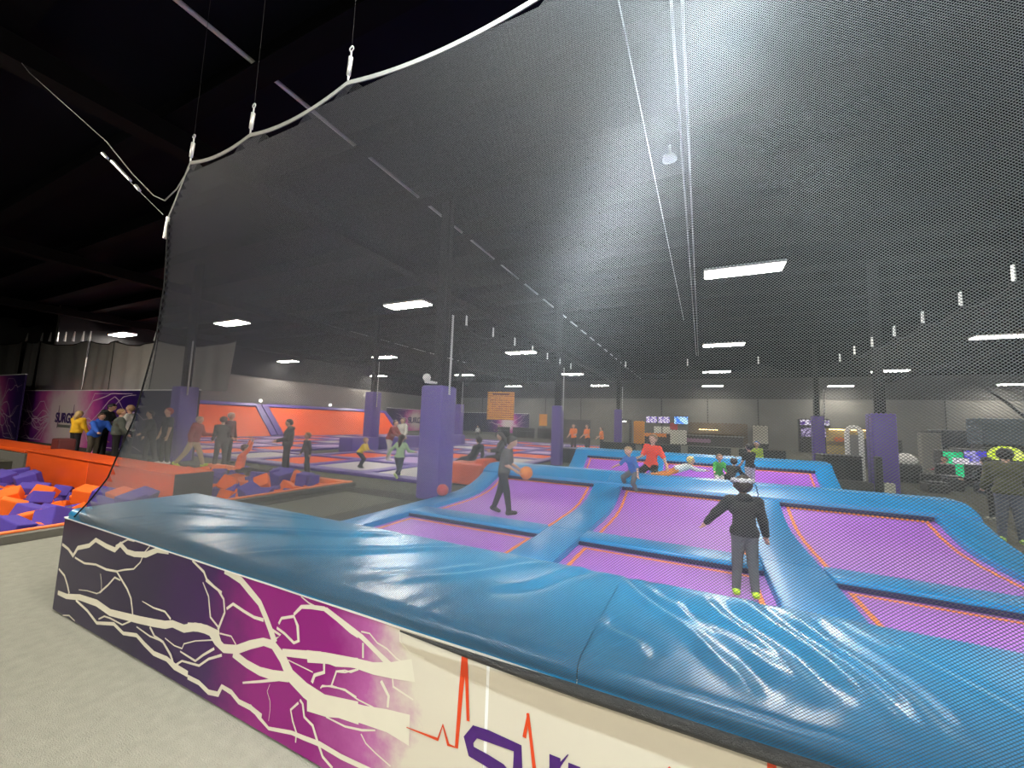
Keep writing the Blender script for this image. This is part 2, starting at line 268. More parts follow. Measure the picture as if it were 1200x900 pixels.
for x in (-27, -22.4, -17.8, -13.2, -8.6, -4, .6, 5.2, 9.8, 14.4, 19):
    MB().box(x-.05, x+.05, 46.93, 47, 0, 7.2).build('wall_seam', WALLD, wb)
MB().box(-31.45, 30, 46.92, 46.98, 4.9, CZ).build('wall_back_upper_shade', WALLD, wb)  # upper back wall coloured dark, standing in for the light fading upward
MB().box(27, 27.2, -12, 48, 0, CZ).build('wall_right', WALLD, kind='structure')
MB().box(-40, 30, -12.2, -12, 0, CZ).build('wall_front', WALLD, kind='structure')

# ------------------------------------------------------------------ ceiling lights
DIFF = emit('lit_diffuser', (1, .93, .80), LAMP)
LH = MB().rbox(-.95, .95, -.32, .32, .02, .1, .02, 1).mesh('housing', mat('lamp_housing', (.5, .5, .48), .5))
LD = MB().box(-.91, .91, -.29, .29, 0, .018).mesh('diffuser', DIFF)
LR = MB().tube([(0, 0, .1), (0, 0, CZ-6.0)], .008, 6).mesh('hanger', BLACK)
ordn = ['nearest', 'second', 'third', 'fourth', 'fifth']
def lamps(x, ys, where):
    for k, y in enumerate(ys):
        t = empty('ceiling_light', (x, y, 6.0), 'bright ceiling light, %s of the row %s' % (ordn[k], where), 'ceiling light', 'hanging strip lights')
        hs = link(bpy.data.objects.new('housing', LH), t); link(bpy.data.objects.new('diffuser', LD), hs)
        for dx in (-.75, .75):
            o = bpy.data.objects.new('hanger', LR); o.location = (dx, 0, 0); link(o, t)
lamps(1.05, (11.93, 22.5, 33.2, 44.2), 'over the purple beds')
lamps(11.5, (2.0, 12.9, 23.6, 34.7, 45.3), 'right of the purple beds')
lamps(22.3, (23.5, 34.5, 45), 'at far right')
lamps(-10.0, (.6, 11.42, 21.9, 32.7, 42.8), 'over the carpet left of the purple beds')
lamps(-20.3, (0.1, 10.92, 21.1, 31.6, 42.6), 'over the orange beds')
lamps(-30.2, (10.5, 20.7, 30.7), 'along the left wall')
lamps(1.05, (-9.5,), 'behind the camera'); lamps(-10, (-10,), 'behind the camera at left'); lamps(11.5, (-9,), 'behind the camera at right')
lamps(-4.5, (-4.6,), 'added over the entrance walkway at left'); lamps(5.5, (-4.6,), 'added over the entrance walkway at right')  # two extra unseen lamps, added to brighten the barrier front

t = empty('ceiling_light', (.2, 1.3, 5.9), 'bright ceiling light overhead beside the net top, out of frame', 'ceiling light', 'hanging strip lights')
hs = link(bpy.data.objects.new('housing', LH), t); link(bpy.data.objects.new('diffuser', LD), hs); link(bpy.data.objects.new('hanger', LR), t)
sl = empty('spotlight', (.1, .05, 4.45), 'added cool white spotlight in front of the net top, unseen above the frame', 'spotlight')  # added unseen lamp and fixture that brighten the upper net
MB().tube([(0, 0, 0), (0, -.14, .06)], [.1, .06], 14).build('lamp_head', BLACK, sl); MB().tube([(0, -.14, .06), (0, -.14, CZ-4.45)], .012, 6).build('hanger', BLACK, sl)
ld = bpy.data.lights.new('added_net_spot', 'SPOT'); ld.energy = 2100; ld.color = (.80, .93, 1); ld.spot_size = 2.5; ld.spot_blend = 1; ld.shadow_soft_size = .08
lo = bpy.data.objects.new('added_net_spot', ld); COL.objects.link(lo); lo.parent = sl; lo.location = (0, .02, -.01)
lo.rotation_euler = Vector((.02, .92, -.40)).to_track_quat('-Z', 'Y').to_euler()
# pipes and small ceiling fittings
MB().tube([(-6.02, -3, 7.0), (-6.02, 46.5, 7.0)], .035, 8).build('ceiling_pipe', PIPE, None, 'pale pipe running along black ceiling, broken up by the joists below it', 'pipe')
MB().tube([(-19.6, -3, 6.9), (-19.0, 30, 6.9)], .03, 8).build('ceiling_cable', PIPE, None, 'thin grey cable line under the ceiling at far left of the netting', 'cable')
MB().tube([(-.27, -3, 6.8), (-.27, 30, 6.8)], .018, 6).build('ceiling_conduit', PIPE, None, 'left of two thin pale conduits straight overhead', 'conduit', 'twin overhead conduits')
MB().tube([(-.15, -3, 6.8), (-.15, 30, 6.8)], .018, 6).build('ceiling_conduit', PIPE, None, 'right of two thin pale conduits straight overhead', 'conduit', 'twin overhead conduits')
MB().tube([(-.9, -3, 6.8), (-.7, 20, 6.8)], .01, 6).build('ceiling_wire', PIPE, None, 'thin single wire left of the twin overhead conduits', 'wire')
sp = empty('ceiling_speaker', (-.48, 7.45, 6.72), 'small round pale disc speaker beside the twin overhead conduits', 'speaker')
MB().tube([(0, 0, 0), (0, 0, .05)], [.13, .12], 20).build('speaker_cover', WHITE, sp)
MB().tube([(0, 0, .05), (0, 0, CZ-6.72)], .02, 8).build('stem', PIPE, sp)

# ------------------------------------------------------------------ padded columns
def pillar(x, y, top, w, label, rot=0, pole=.11):
    t = empty('padded_pillar', (x, y, 0), label, 'pillar', 'padded steel columns', rot)
    MB().box(-pole, pole, -pole, -pole+.02, 0, CZ).box(-pole, pole, pole-.02, pole, 0, CZ).box(-.012, .012, -pole, pole, 0, CZ).build('steel_column', BLACK, t)
    autosmooth(MB().rbox(-w/2, w/2, -w/2, w/2, .02, top, .05, 3).build('foam_pad', PURPLE, t))
    MB().box(-w/2-.003, -w/2+.003, -.02, .02, .06, top-.06).build('hook_strip', NAVY, t)
    MB().tube([(w/2+.06, -.1, 2.3), (w/2+.06, -.1, top+1.6)], .025, 8).build('conduit', PIPE, t) if top > 2.4 else None
    return t
pillar(-5.37, 7.35, 2.5, .58, 'purple padded column at the left edge of the blue-edged beds, nearest the camera')
pillar(4.94, 15.8, 2.38, .58, 'purple padded column at right, behind the blue-edged beds')
pillar(-5.5, 16.0, 2.5, .42, 'purple padded column behind the dark bench, left of the blue-edged beds')
pillar(-15.9, 15.9, 3.1, .6, 'purple padded column rising out of the purple padded bench by the orange slope')
pillar(-16.4, 7.55, 2.6, .58, 'purple padded column at the right end of the printed wall, behind the netting')
pillar(-15.9, 24.2, 2.9, .6, 'purple padded column just right of the nearest column, farther back by the bench')
pillar(-5.4, 29, 2.9, .5, 'purple padded column far back beside staff in orange shirts')
pillar(6.2, 29, 2.7, .56, 'purple padded column far back, flanked by lit arcade cabinets')
cam_ = empty('wall_camera', (-5.02, 6.98, 2.62), 'small white dome camera on top of the nearest purple column', 'camera')
MB().ball((0, 0, 0), .09, 14, 8).build('dome', WHITE, cam_, smooth=True); MB().box(-.04, .1, -.02, .3, -.12, -.07).build('bracket', WHITE, cam_)
cam_.location = (-5.45, 6.98, 2.66)

# ------------------------------------------------------------------ front barrier wall with its print
deep = srgb(34, 14, 66); mag = srgb(132, 16, 112); pink = srgb(168, 88, 150); pale = srgb(200, 193, 177)
PRINT = print_mat('panel_print', 'X', [(-5.4, srgb(32, 24, 54)), (-3.6, srgb(26, 9, 54)), (-2.75, srgb(52, 9, 78)), (-2.3, mag), (-1.72, mag), (-1.42, pink), (-1.2, pale), (3, pale)], 2.4, .32, .32)
YW = 1.545
bw = empty('barrier_wall', (0, 0, 0), 'low printed barrier wall with lightning bolts and lettering, under the blue top pad', 'barrier wall')
MB().box(-5.06, 3.2, YW+.012, 2.5, 0, .775).build('wall_core', BLACKV, bw)
for a, b in ((-5.07, -.812), (-.804, 3.2)):
    MB().rbox(a, b, YW-.004, YW+.012, .01, .775, .004, 1).build('printed_panel', PRINT, bw)
MB().box(-5.08, 3.2, YW-.006, YW+.02, .775, .785).build('edge_strip', WHITE, bw)
MB().box(-.815, -.801, YW-.003, YW+.01, .01, .775).build('seam_strip', WHITE, bw)
on_panel = lambda d: (lambda u, v: (u, YW-.0045-d, v))
BOLTC = mat('printed_pale', srgb(208, 203, 186), .4, .04)
PULC = mat('printed_orange', srgb(205, 62, 14), .4, .04)
LETC = mat('printed_purple', srgb(64, 14, 104), .4, .3, 30)
def clipz(pl): return [(u, min(max(v, .012), .772), w) for u, v, w in pl]
m = MB()
for i, pl in enumerate(BOLTS): m.ribbon(clipz(pl), on_panel(.0003+.00003*i))
m.build('printed_lightning', BOLTC, bw)
m = MB()
for i, pl in enumerate(PULSE): m.ribbon(clipz(pl), on_panel(.003+.00003*i))
m.build('printed_pulse_line', PULC, bw)
for i, pl in enumerate(LETTERS):
    MB().ribbon(clipz(pl), on_panel(.002+.00003*i)).build('printed_letter_stroke', LETC, bw)

# blue pads on top of the barrier (a folded vinyl skin over foam)
def top_pad(x0, x1, label, folds, seed):
    y0, y1, z0, z1 = 1.535, 2.53, .787, .862
    nx = int((x1-x0)/.018); ny = 56
    X = np.linspace(x0, x1, nx+1); V = np.linspace(0, 1, ny+1)
    # section: bottom of the near face -> rounded edge -> top -> far edge
    sec = []
    for v in V:
        if v < .06: sec.append((y0+.004*math.sin(v*52), z0+(z1-z0-.05)*v/.06))
        elif v < .2: a = (v-.06)/.14*math.pi/2; sec.append((y0+.055-.055*math.cos(a), z1-.05+.05*math.sin(a)))
        elif v < .92: t = (v-.2)/.72; sec.append((y0+.055+t*(y1-y0-.085), z1+.004*math.sin(math.pi*t)))
        else: a = (v-.92)/.08*math.pi/2; sec.append((y1-.03+.03*math.sin(a), z1-.06*(1-math.cos(a))))
    sec = np.array(sec); P = np.zeros((nx+1, ny+1, 3)); P[:, :, 0] = X[:, None]; P[:, :, 1] = sec[None, :, 0]; P[:, :, 2] = sec[None, :, 1]
    top = np.clip((V-.12)/.12, 0, 1)*np.clip((1-V)/.06, 0, 1)
    gx = P[:, :, 0]; gy = P[:, :, 1]; h = np.zeros_like(gx)
    rs = np.random.RandomState(seed)
    for (ax, ay, bx, by, amp, wd) in folds:
        d = np.array([bx-ax, by-ay]); L = np.hypot(*d); d /= L
        t = ((gx-ax)*d[0]+(gy-ay)*d[1])/L; q = -(gx-ax)*d[1]+(gy-ay)*d[0] + .02*np.sin(t*7+ax)
        fade = np.clip(t*5+.3, 0, 1)*np.clip((1-t)*5+.3, 0, 1)
        h += 1.25*amp*fade*(np.exp(-(q/wd)**2)-.8*np.exp(-((q-1.6*wd)/wd)**2))
    for k in range(26):                                    # broad puckers running mostly across the pad
        a = rs.uniform(.5, 1.3) * rs.choice([1, 1, 1, -1]); fr = rs.uniform(4, 16); ph = rs.uniform(0, 6.3)
        u = gx*math.cos(a)+gy*math.sin(a); env = np.exp(-((gx-rs.uniform(x0, x1))/.55)**2)
        h += .0006*env*np.sin(u*fr+ph+.9*np.sin(gy*3+ph))
    for k in range(40):                                    # small gathers along the near edge
        cx = rs.uniform(x0, x1); h += rs.uniform(-.004, .004)*np.exp(-((gx-cx-.25*(gy-1.6))/.035)**2)*np.exp(-((gy-1.6)/.16)**2)
    P[:, :, 2] += h*top[None, :]
    P[:, :, 1] += .003*np.sin(gx*9+seed)*(1-top)[None, :]*.5
    pts = P.reshape(-1, 3); n = ny+1; I, J = np.meshgrid(np.arange(nx), np.arange(ny), indexing='ij')
    F = np.stack([I*n+J, (I+1)*n+J, (I+1)*n+J+1, I*n+J+1], -1).reshape(-1, 4)
    k = len(pts); bot = np.array([(x0, y0+.01, z0), (x1, y0+.01, z0), (x1, y1, z0), (x0, y1, z0)])
    t = empty('barrier_top_pad', (0, 0, 0), label, 'pad', 'blue pads along the barrier top')
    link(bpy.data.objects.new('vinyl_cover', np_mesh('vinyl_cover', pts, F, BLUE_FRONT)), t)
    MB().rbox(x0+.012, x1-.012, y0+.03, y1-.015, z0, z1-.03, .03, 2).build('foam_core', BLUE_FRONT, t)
    return t
top_pad(-4.99, -.432, 'long creased blue vinyl pad on the barrier top, left of the seam',
        [(-4.5, 2.1, -3.0, 2.45, .012, .03), (-4.3, 1.9, -3.2, 2.2, .011, .03), (-3.5, 1.7, -2.05, 2.45, .017, .035), (-2.6, 1.62, -1.55, 2.4, .015, .04),
         (-1.5, 1.75, -.9, 2.45, .010, .04), (-.95, 1.9, -.6, 2.5, -.012, .04), (-1.7, 1.7, -1.2, 2.2, .008, .05)], 3)
top_pad(-.428, 3.2, 'long creased blue vinyl pad on the barrier top, right of the seam under the netting',
        [(-.47, 2.5, .08, 1.75, .018, .035), (-.36, 2.45, .3, 1.75, .012, .05), (.0, 2.4, .35, 1.75, .018, .05), (.2, 2.5, .55, 1.7, .016, .045), (.42, 2.4, .65, 1.7, .014, .04),
         (.62, 2.5, 1.05, 1.65, .008, .03), (-.45, 1.9, -.2, 1.7, .012, .04), (-.15, 2.3, .15, 1.65, .012, .04)], 8)

# ------------------------------------------------------------------ blue-edged trampolines
def prof_len(pr):
    d = [0]
    for a, b in zip(pr, pr[1:]): d.append(d[-1]+math.hypot(b[0]-a[0], b[1]-a[1]))
    return d
def prof_at(pr, d, s):
    s = min(max(s, 0), d[-1])
    for i in range(len(d)-1):
        if s <= d[i+1]+1e-9:
            t = (s-d[i])/(d[i+1]-d[i]); a, b = pr[i], pr[i+1]; l = math.hypot(b[0]-a[0], b[1]-a[1])
            return (a[0]+(b[0]-a[0])*t, a[1]+(b[1]-a[1])*t, -(b[1]-a[1])/l, (b[0]-a[0])/l)
def smooth_prof(pr, n=28):
    d = prof_len(pr); P = [prof_at(pr, d, d[-1]*i/n)[:2] for i in range(n+1)]
    for _ in range(3): P = [P[0]]+[tuple((P[i-1][k]+2*P[i][k]+P[i+1][k])/4 for k in (0, 1)) for i in range(1, n)]+[P[-1]]
    return P
def sheet(m, pr, x0, x1, off, th):
    d = prof_len(pr); a = []; b = []
    for s in d:
        y, z, ny, nz = prof_at(pr, d, s); a.append((y+ny*(off+th), z+nz*(off+th))); b.append((y+ny*off, z+nz*off))
    n = len(a); vs = [(x0, *q) for q in a]+[(x1, *q) for q in a]+[(x0, *q) for q in b]+[(x1, *q) for q in b]; F = []
    for i in range(n-1):
        F += [(i, n+i, n+i+1, i+1), (2*n+i, 2*n+i+1, 3*n+i+1, 3*n+i), (i, i+1, 2*n+i+1, 2*n+i), (n+i, 3*n+i, 3*n+i+1, n+i+1)]
    F += [(0, 2*n, 3*n, n), (n-1, 2*n-1, 4*n-1, 3*n-1)]
    return m.add(vs, F)
def sub_prof(pr, s0, s1, n=24):
    d = prof_len(pr); return [prof_at(pr, d, s0+(s1-s0)*i/n)[:2] for i in range(n+1)]
def bed(pr, x0, x1, label, group=None, name='trampoline_bed', far_stripe=True):
    t = empty(name, ((x0+x1)/2, pr[0][0], 0), label, 'trampoline', group)
    ox, oy = (x0+x1)/2, pr[0][0]; pr = [(y-oy, z) for y, z in pr]; L = prof_len(pr)[-1]; a, b = x0-ox, x1-ox
    autosmooth(sheet(MB(), pr, a, b, 0, .012).build('jump_mat', BED, t))
    for sx in (a+.1, b-.15): autosmooth(sheet(MB(), sub_prof(pr, 0, L-.1), sx, sx+.05, .0125, .004).build('orange_stripe', STRIPE, t))
    if far_stripe: autosmooth(sheet(MB(), sub_prof(pr, L-.15, L-.1, 3), a+.15, b-.15, .0125, .004).build('orange_stripe', STRIPE, t))
    return t
def ypad(pr, x0, x1, label, group='blue frame pads', th=.1, name='frame_pad'):
    """vinyl pad that follows the bed profile along Y"""
    r = .03; cs = [(x0, 0), (x0, th-r), (x0+r*.3, th-r*.3), (x0+r, th), (x1-r, th), (x1-r*.3, th-r*.3), (x1, th-r), (x1, 0)]
    ox, oy = (x0+x1)/2, pr[0][0]; d = prof_len(pr); V = []; F = []; n = len(cs)
    for s in d:
        y, z, ny, nz = prof_at(pr, d, s)
        for x, h in cs: V.append((x-ox, y-oy+ny*h, z+nz*h))
    for i in range(len(d)-1):
        for j in range(n): F.append((i*n+j, (i+1)*n+j, (i+1)*n+(j+1) % n, i*n+(j+1) % n))
    F += [tuple(range(n)), tuple((len(d)-1)*n+j for j in range(n))[::-1]]
    return autosmooth(MB().add(V, F).build(name, BLUE, None, label, 'pad', group, loc=(ox, oy, 0)), 35)
def xpad(x0, x1, y0, y1, z0, z1, label, group='blue frame pads', m=None, name='frame_pad', r=.035, cat='pad'):
    cx, cy = (x0+x1)/2, (y0+y1)/2
    return autosmooth(MB().rbox(x0-cx, x1-cx, y0-cy, y1-cy, 0, z1-z0, r, 3).build(name, m or BLUE, None, label, cat, group, loc=(cx, cy, z0)), 35)
FLAT1 = [(2.6, .03), (5.7, .03)]
R2 = smooth_prof([(6.1, .03), (7.5, .03), (8.0, .055), (8.4, .12), (8.75, .23), (9.12, .38)])
cols = [(-4.65, -2.2, 'left'), (-1.6, .65, 'middle'), (1.3, 3.45, 'right')]
for x0, x1, w in cols:
    bed(FLAT1, x0, x1, 'flat purple trampoline bed right behind the barrier pad, %s column' % w)
    bed(R2, x0, x1, 'purple trampoline bed curving up at its back to the blue ridge, %s column' % w)
    xpad(x0+.004, x1-.004, 5.68, 6.12, .035, .15, 'blue cross pad between the flat and the curved bed, %s column' % w)
    xpad(x0+.02, x1-.02, 9.0, 9.1, .355, .425, 'dark navy gap strip under the blue ridge, %s column' % w, 'navy gap strips', NAVY, 'gap_strip', .01)
    MB().box(x0+.01-(x0+x1)/2, x1-.01-(x0+x1)/2, -.012, .012, .0, .05).build('gap_strip', NAVY, None, 'dark navy gap strip at the near foot of the blue cross pad, %s column' % w, 'pad', 'navy gap strips', loc=((x0+x1)/2, 5.665, .05))
for x0, x1, w in ((-5.1, -4.65, 'at the left edge of the court'), (-2.2, -1.6, 'between left and middle columns'), (.65, 1.3, 'between middle and right columns'), (3.45, 4.0, 'at the right edge of the court')):
    ypad([(2.55, .03), (4.3, .03), (6.08, .03)], x0, x1, 'flat blue lengthwise pad %s, near the barrier' % w)
    ypad([(6.1, .03)]+R2[1:], x0, x1, 'blue lengthwise pad curving up to the ridge, %s' % w)
for a, b, w in ((-5.1, -1.92, 'left'), (-1.9, .96, 'middle'), (.98, 4.0, 'right')):
    m = MB(); pts = [(9.03, .425), (9.045, .49), (9.28, .60), (9.46, .645), (9.49, .63), (9.49, .36), (9.2, .36)]
    ox = (a+b)/2; n = len(pts); V = [(a-ox, y-9.3, z) for y, z in pts]+[(b-ox, y-9.3, z) for y, z in pts]
    m.add(V, [(i, (i+1) % n, n+(i+1) % n, n+i) for i in range(n)]+[tuple(range(n))[::-1], tuple(range(n, 2*n))])
    autosmooth(m.build('ridge_front_pad', BLUE, None, 'sloping blue front pad of the ridge, %s third' % w, 'pad', 'ridge pads', loc=(ox, 9.3, 0)), 24)
    xpad(a, b, 9.515, 10.0, .3, .65, 'flat blue top pad of the ridge behind the curved beds, %s third' % w, 'ridge pads', name='ridge_top_pad', r=.018)
# second court behind the ridge
F3 = [(10.15, .03), (12.6, .03)]
R3 = smooth_prof([(12.7, .03), (13.3, .06), (13.75, .2), (14.1, .40), (14.4, .60)])
for x0, x1, w in ((-3.75, -1.55, 'left'), (-1.15, .8, 'middle'), (1.2, 2.95, 'right')):
    bed(F3, x0, x1, 'flat purple bed hidden behind the blue ridge, %s column' % w)
    bed(R3, x0, x1, 'purple bed sloping up to the far blue pads behind the ridge, %s column' % w)
for x0, x1, w in ((-4.25, -3.75, 'at its left edge'), (-1.55, -1.15, 'left of its middle bed'), (.8, 1.2, 'right of its middle bed'), (2.95, 3.4, 'at its right edge')):
    ypad([(10.1, .03), (12.68, .03)], x0, x1, 'flat blue pad of the court behind the ridge, %s' % w)
    ypad([(12.7, .03)]+R3[1:], x0, x1, 'sloping blue pad of the court behind the ridge, %s' % w)
for a, b, w in ((-4.25, -1.37, 'left'), (-1.35, .99, 'middle'), (1.01, 3.4, 'right')):
    m = MB(); pts = [(14.36, .62), (14.38, .68), (14.55, .82), (14.7, .855), (14.74, .85), (14.74, .4), (14.5, .45)]
    ox = (a+b)/2; n = len(pts); V = [(a-ox, y-14.5, z) for y, z in pts]+[(b-ox, y-14.5, z) for y, z in pts]
    m.add(V, [(i, (i+1) % n, n+(i+1) % n, n+i) for i in range(n)]+[tuple(range(n))[::-1], tuple(range(n, 2*n))])
    autosmooth(m.build('far_ridge_front_pad', BLUE, None, 'blue front pad along the far edge of the second court, %s third' % w, 'pad', 'far ridge pads', loc=(ox, 14.5, 0)), 24)
    xpad(a, b, 14.745, 15.15, .3, .87, 'blue top pad along the far edge of the second court, %s third' % w, 'far ridge pads', name='far_ridge_top_pad')
    xpad(a+.3, b-.3, 14.27, 14.37, .565, .635, 'navy gap strip under the far blue pads, %s third' % w, 'navy gap strips', NAVY, 'gap_strip', .01)

# ------------------------------------------------------------------ netting
ZT = [(-3.86, 3.30), (-3.62, 3.70), (-2.85, 3.70), (-1.9, 3.75), (-.32, 3.80), (1.2, 3.80), (2.6, 3.8)]
def net_top(x):
    for (a, za), (b, zb) in zip(ZT, ZT[1:]):
        if a <= x <= b:
            t = (x-a)/(b-a); sag = (0 if a < -3.8 else .10*(b-a)); return za+(zb-za)*t - sag*4*t*(1-t)*.6
    return ZT[-1][1]
XL = [(.80, -4.86), (1.0, -4.55), (1.19, -4.31), (1.68, -4.01), (2.28, -3.84), (2.76, -3.81), (3.30, -3.86)]
def net_left(z):
    if z >= 3.3: return -3.86
    for (z0, x0), (z1, x1) in zip(XL, XL[1:]):
        if z0 <= z <= z1: return x0+(x1-x0)*(z-z0)/(z1-z0)
    return XL[0][1]
YN = 1.525
def net_y(x, z): return YN + .02*np.sin(x*1.7+.6)*np.sin((z-.8)*1.08)
fn = empty('safety_net', (0, 0, 0), 'big dark safety net rising from the barrier top, hung from hooks under the ceiling', 'net')
xs_l = np.linspace(-4.9, 2.7, 800); zt_tab = np.array([net_top(max(x, -3.86)) for x in xs_l])
zs_l = np.linspace(.8, 3.9, 400); xl_tab = np.array([net_left(z) for z in zs_l])
def twine(px, pz, r, step):
    """diamond mesh: two families of diagonal strands, each a thin three-sided cord cut to the net's outline"""
    VV = []; FF = []; k0 = 0
    for sgn in (1, -1):
        c0, c1 = (-4.9-3.9*px/pz-.1, 2.7+.1) if sgn > 0 else (-4.9+.8*px/pz, 2.7+3.9*px/pz)
        cs = np.arange(c0, c1, px); z = np.arange(.80, 3.86, step)
        Cc, Z = np.meshgrid(cs, z, indexing='ij'); X = Cc + sgn*Z*px/pz
        ok = (X > np.interp(Z, zs_l, xl_tab)) & (X < 2.65) & (Z < np.interp(X, xs_l, zt_tab))
        seg = ok[:, :-1] & ok[:, 1:]
        Y = net_y(X, Z) + sgn*r*.7
        P = np.stack([X, Y, Z], -1)
        d = np.array([sgn*px/pz, 0, 1.]); d /= np.linalg.norm(d); a = np.array([0, 1., 0]); b = np.cross(d, a)
        ring = np.stack([a*math.cos(t)+b*math.sin(t) for t in (math.pi/2, math.pi*7/6, math.pi*11/6)])*r
        used = np.zeros_like(ok); used[:, :-1] |= seg; used[:, 1:] |= seg
        idx = -np.ones(ok.shape, int); idx[used] = np.arange(used.sum())
        VV.append((P[used][:, None, :]+ring[None]).reshape(-1, 3))
        A = idx[:, :-1][seg]; B = idx[:, 1:][seg]
        for j in range(3):
            FF.append(np.stack([k0+A*3+j, k0+A*3+(j+1) % 3, k0+B*3+(j+1) % 3, k0+B*3+j], -1))
        k0 += used.sum()*3
    return np.concatenate(VV), np.concatenate(FF)
V, F = twine(.0109, .0094, .00096, .0612)
link(bpy.data.objects.new('netting', np_mesh('netting', V, F, NET, True)), fn, kind='stuff')
# border webbing along the scalloped top
m = MB(); X = np.linspace(-3.86, 2.6, 160)
for x0, x1 in zip(X, X[1:]):
    z0, z1 = net_top(x0), net_top(x1); y0, y1 = float(net_y(x0, z0))-.004, float(net_y(x1, z1))-.004
    m.add([(x0, y0, z0-.012), (x1, y1, z1-.012), (x1, y1, z1+.014), (x0, y0, z0+.014), (x0, y0+.006, z0-.012), (x1, y1+.006, z1-.012), (x1, y1+.006, z1+.014), (x0, y0+.006, z0+.014)],
          [(0, 1, 2, 3), (7, 6, 5, 4), (3, 2, 6, 7), (0, 4, 5, 1)])
m.build('border_webbing', WEB, fn)
zz = np.linspace(.82, 3.3, 60)
MB().tube([(net_left(z), float(net_y(net_left(z), z)), z) for z in zz], .006, 6).build('edge_rope', BLACK, fn, smooth=True)
xs = np.linspace(-1.25, 2.6, 90)
hm = MB(); n = 10
hm.tube([(x, YW-.036-.003*math.sin(x*5), .782+.004*math.sin(x*3.1)) for x in xs], [.004+.017*min(1, (x+1.25)/.8) for x in xs], 10)
hm.build('bottom_hem', HEM, fn, label='rolled black hem of the net with woven sheen', smooth=True)
for (x, z) in ((-3.62, 3.70), (-2.85, 3.70), (-1.9, 3.75), (-.32, 3.80), (1.2, 3.8)):
    h = MB().tube([(x, YN, z+.01), (x, YN, z+.05)], .006, 6).tube([(x, YN, z+.05), (x+.005, YN+.003, z+.17)], [.012, .013], 8).tube([(x+.005, YN+.003, z+.17), (x+.006, YN+.003, z+.21)], .005, 6)
    for k in range(10):
        a, b = 2*math.pi*k/10, 2*math.pi*(k+1)/10
        h.tube([(x+.006+.016*math.cos(a), YN+.003, z+.226+.016*math.sin(a)), (x+.006+.016*math.cos(b), YN+.003, z+.226+.016*math.sin(b))], .004, 5)
    h.build('turnbuckle', STEEL, fn, smooth=True)
    MB().tube([(x+.006, YN+.003, z+.24), (x+.01, YN+.003, CZ)], .0012, 4).build('hanging_wire', BLACK, fn)
ty = empty('guy_line', (0, 0, 0), 'slack grey tension rope with turnbuckles from the net corner up to the left', 'rope')
MB().tube([(-3.62, YN, 3.66), (-3.78, YN, 3.52), (-3.95, YN, 3.46), (-4.15, YN, 3.55), (-4.6, YN, 3.86), (-5.25, YN, 4.36), (-8.0, YN, 6.15), (-8.42, YN, 6.46)], .0045, 6).build('rope', WEB, ty, smooth=True)
for p, q in (((-5.3, YN, 4.25), (-5.18, YN, 4.17)), ((-5.05, YN, 4.1), (-4.62, YN, 3.80)), ((-4.5, YN, 3.72), (-4.42, YN, 3.66))):
    MB().tube([p, q], [.016, .012], 8).build('turnbuckle', STEEL, ty)
MB().tube([(-5.3, YN-.01, 4.25), (-4.42, YN-.01, 3.66), (-3.95, YN, 3.34)], .003, 5).build('wire', WEB, ty)
MB().tube([(-3.86, YN, 3.3), (-3.87, YN-.004, 3.12)], .012, 8).build('clip', STEEL, ty)

# finer nets around the two courts
def far_net(name, p0, p1, z0, hooks, label, alpha, dip):
    """a veil of fine netting between two floor points, scalloped between hooks"""
    p0, p1 = Vector(p0), Vector(p1); L = (p1-p0).length; n = hooks*12; V = []; F = []
    for i in range(n+1):
        t = i/n; q = p0+(p1-p0)*t; u = (t*hooks) % 1; zt = 3.95-dip*4*u*(1-u)
        V += [(q.x-p0.x, q.y-p0.y, z0), (q.x-p0.x, q.y-p0.y, zt)]
    for i in range(n): F.append((2*i, 2*i+2, 2*i+3, 2*i+1))
    t = empty(name, (p0.x, p0.y, 0), label, 'net')
    MB().add(V, F).build('netting', veil(name+'_mesh', alpha, (.07, .07, .068)), t, kind='stuff')
    MB().tube([V[2*i+1] for i in range(n+1)], .012, 5).build('border_rope', BLACK, t)
    for k in range(hooks+1):
        q = (p1-p0)*(k/hooks); MB().tube([(q.x, q.y, 3.97), (q.x, q.y, 4.2)], [.025, .02], 6).build('turnbuckle', STEEL, t)
        MB().tube([(q.x, q.y, 4.2), (q.x, q.y, CZ)], .002, 4).build('hanging_wire', BLACK, t)
far_net('court_side_net', (-4.95, 7.7), (-4.75, 15.3), .35, 6, 'fine dark net along the left side of the blue-edged courts', .16, .14)
far_net('court_end_net', (-4.75, 15.3), (3.9, 15.3), .9, 4, 'fine dark net across the far end of the blue-edged courts', .2, .3)
far_net('court_right_net', (3.9, 15.3), (4.05, 4.2), .45, 9, 'fine dark net along the right side of the blue-edged courts', .2, .12)

# ------------------------------------------------------------------ foam pit
RIM = mat('orange_rim_vinyl', (.95, .22, .06), .4); RIMG = mat('grey_rim_carpet', (.12, .115, .1), .9)
rm = empty('pit_curb', (-8.0, 0, 0), 'low carpeted rim with an orange padded edge along the right side of the foam pit', 'rim')
MB().box(-.1, .1, -1, 7.5, 0, .1).build('carpet_side', RIMG, rm); MB().rbox(-.12, -.03, -1, 7.5, .1, .13, .012, 2).build('orange_edge', RIM, rm)
r2 = empty('pit_curb', (-8.1, 7.4, 0), 'orange padded edge across the far end of the foam pit', 'rim')
MB().rbox(-6, .1, -.1, .1, 0, .12, .02, 2).build('orange_edge', RIM, r2)
bx = empty('balance_wall', (-17.6, 4.4, 0), 'long orange padded wall across the foam pit with a black end', 'padded wall')
autosmooth(MB().rbox(0, 4, 0, .68, -.7, .44, .03, 2).build('orange_pad', ORANGE, bx)); autosmooth(MB().rbox(4.005, 8.0, 0, .68, -.7, .44, .03, 2).build('orange_pad', ORANGE, bx))
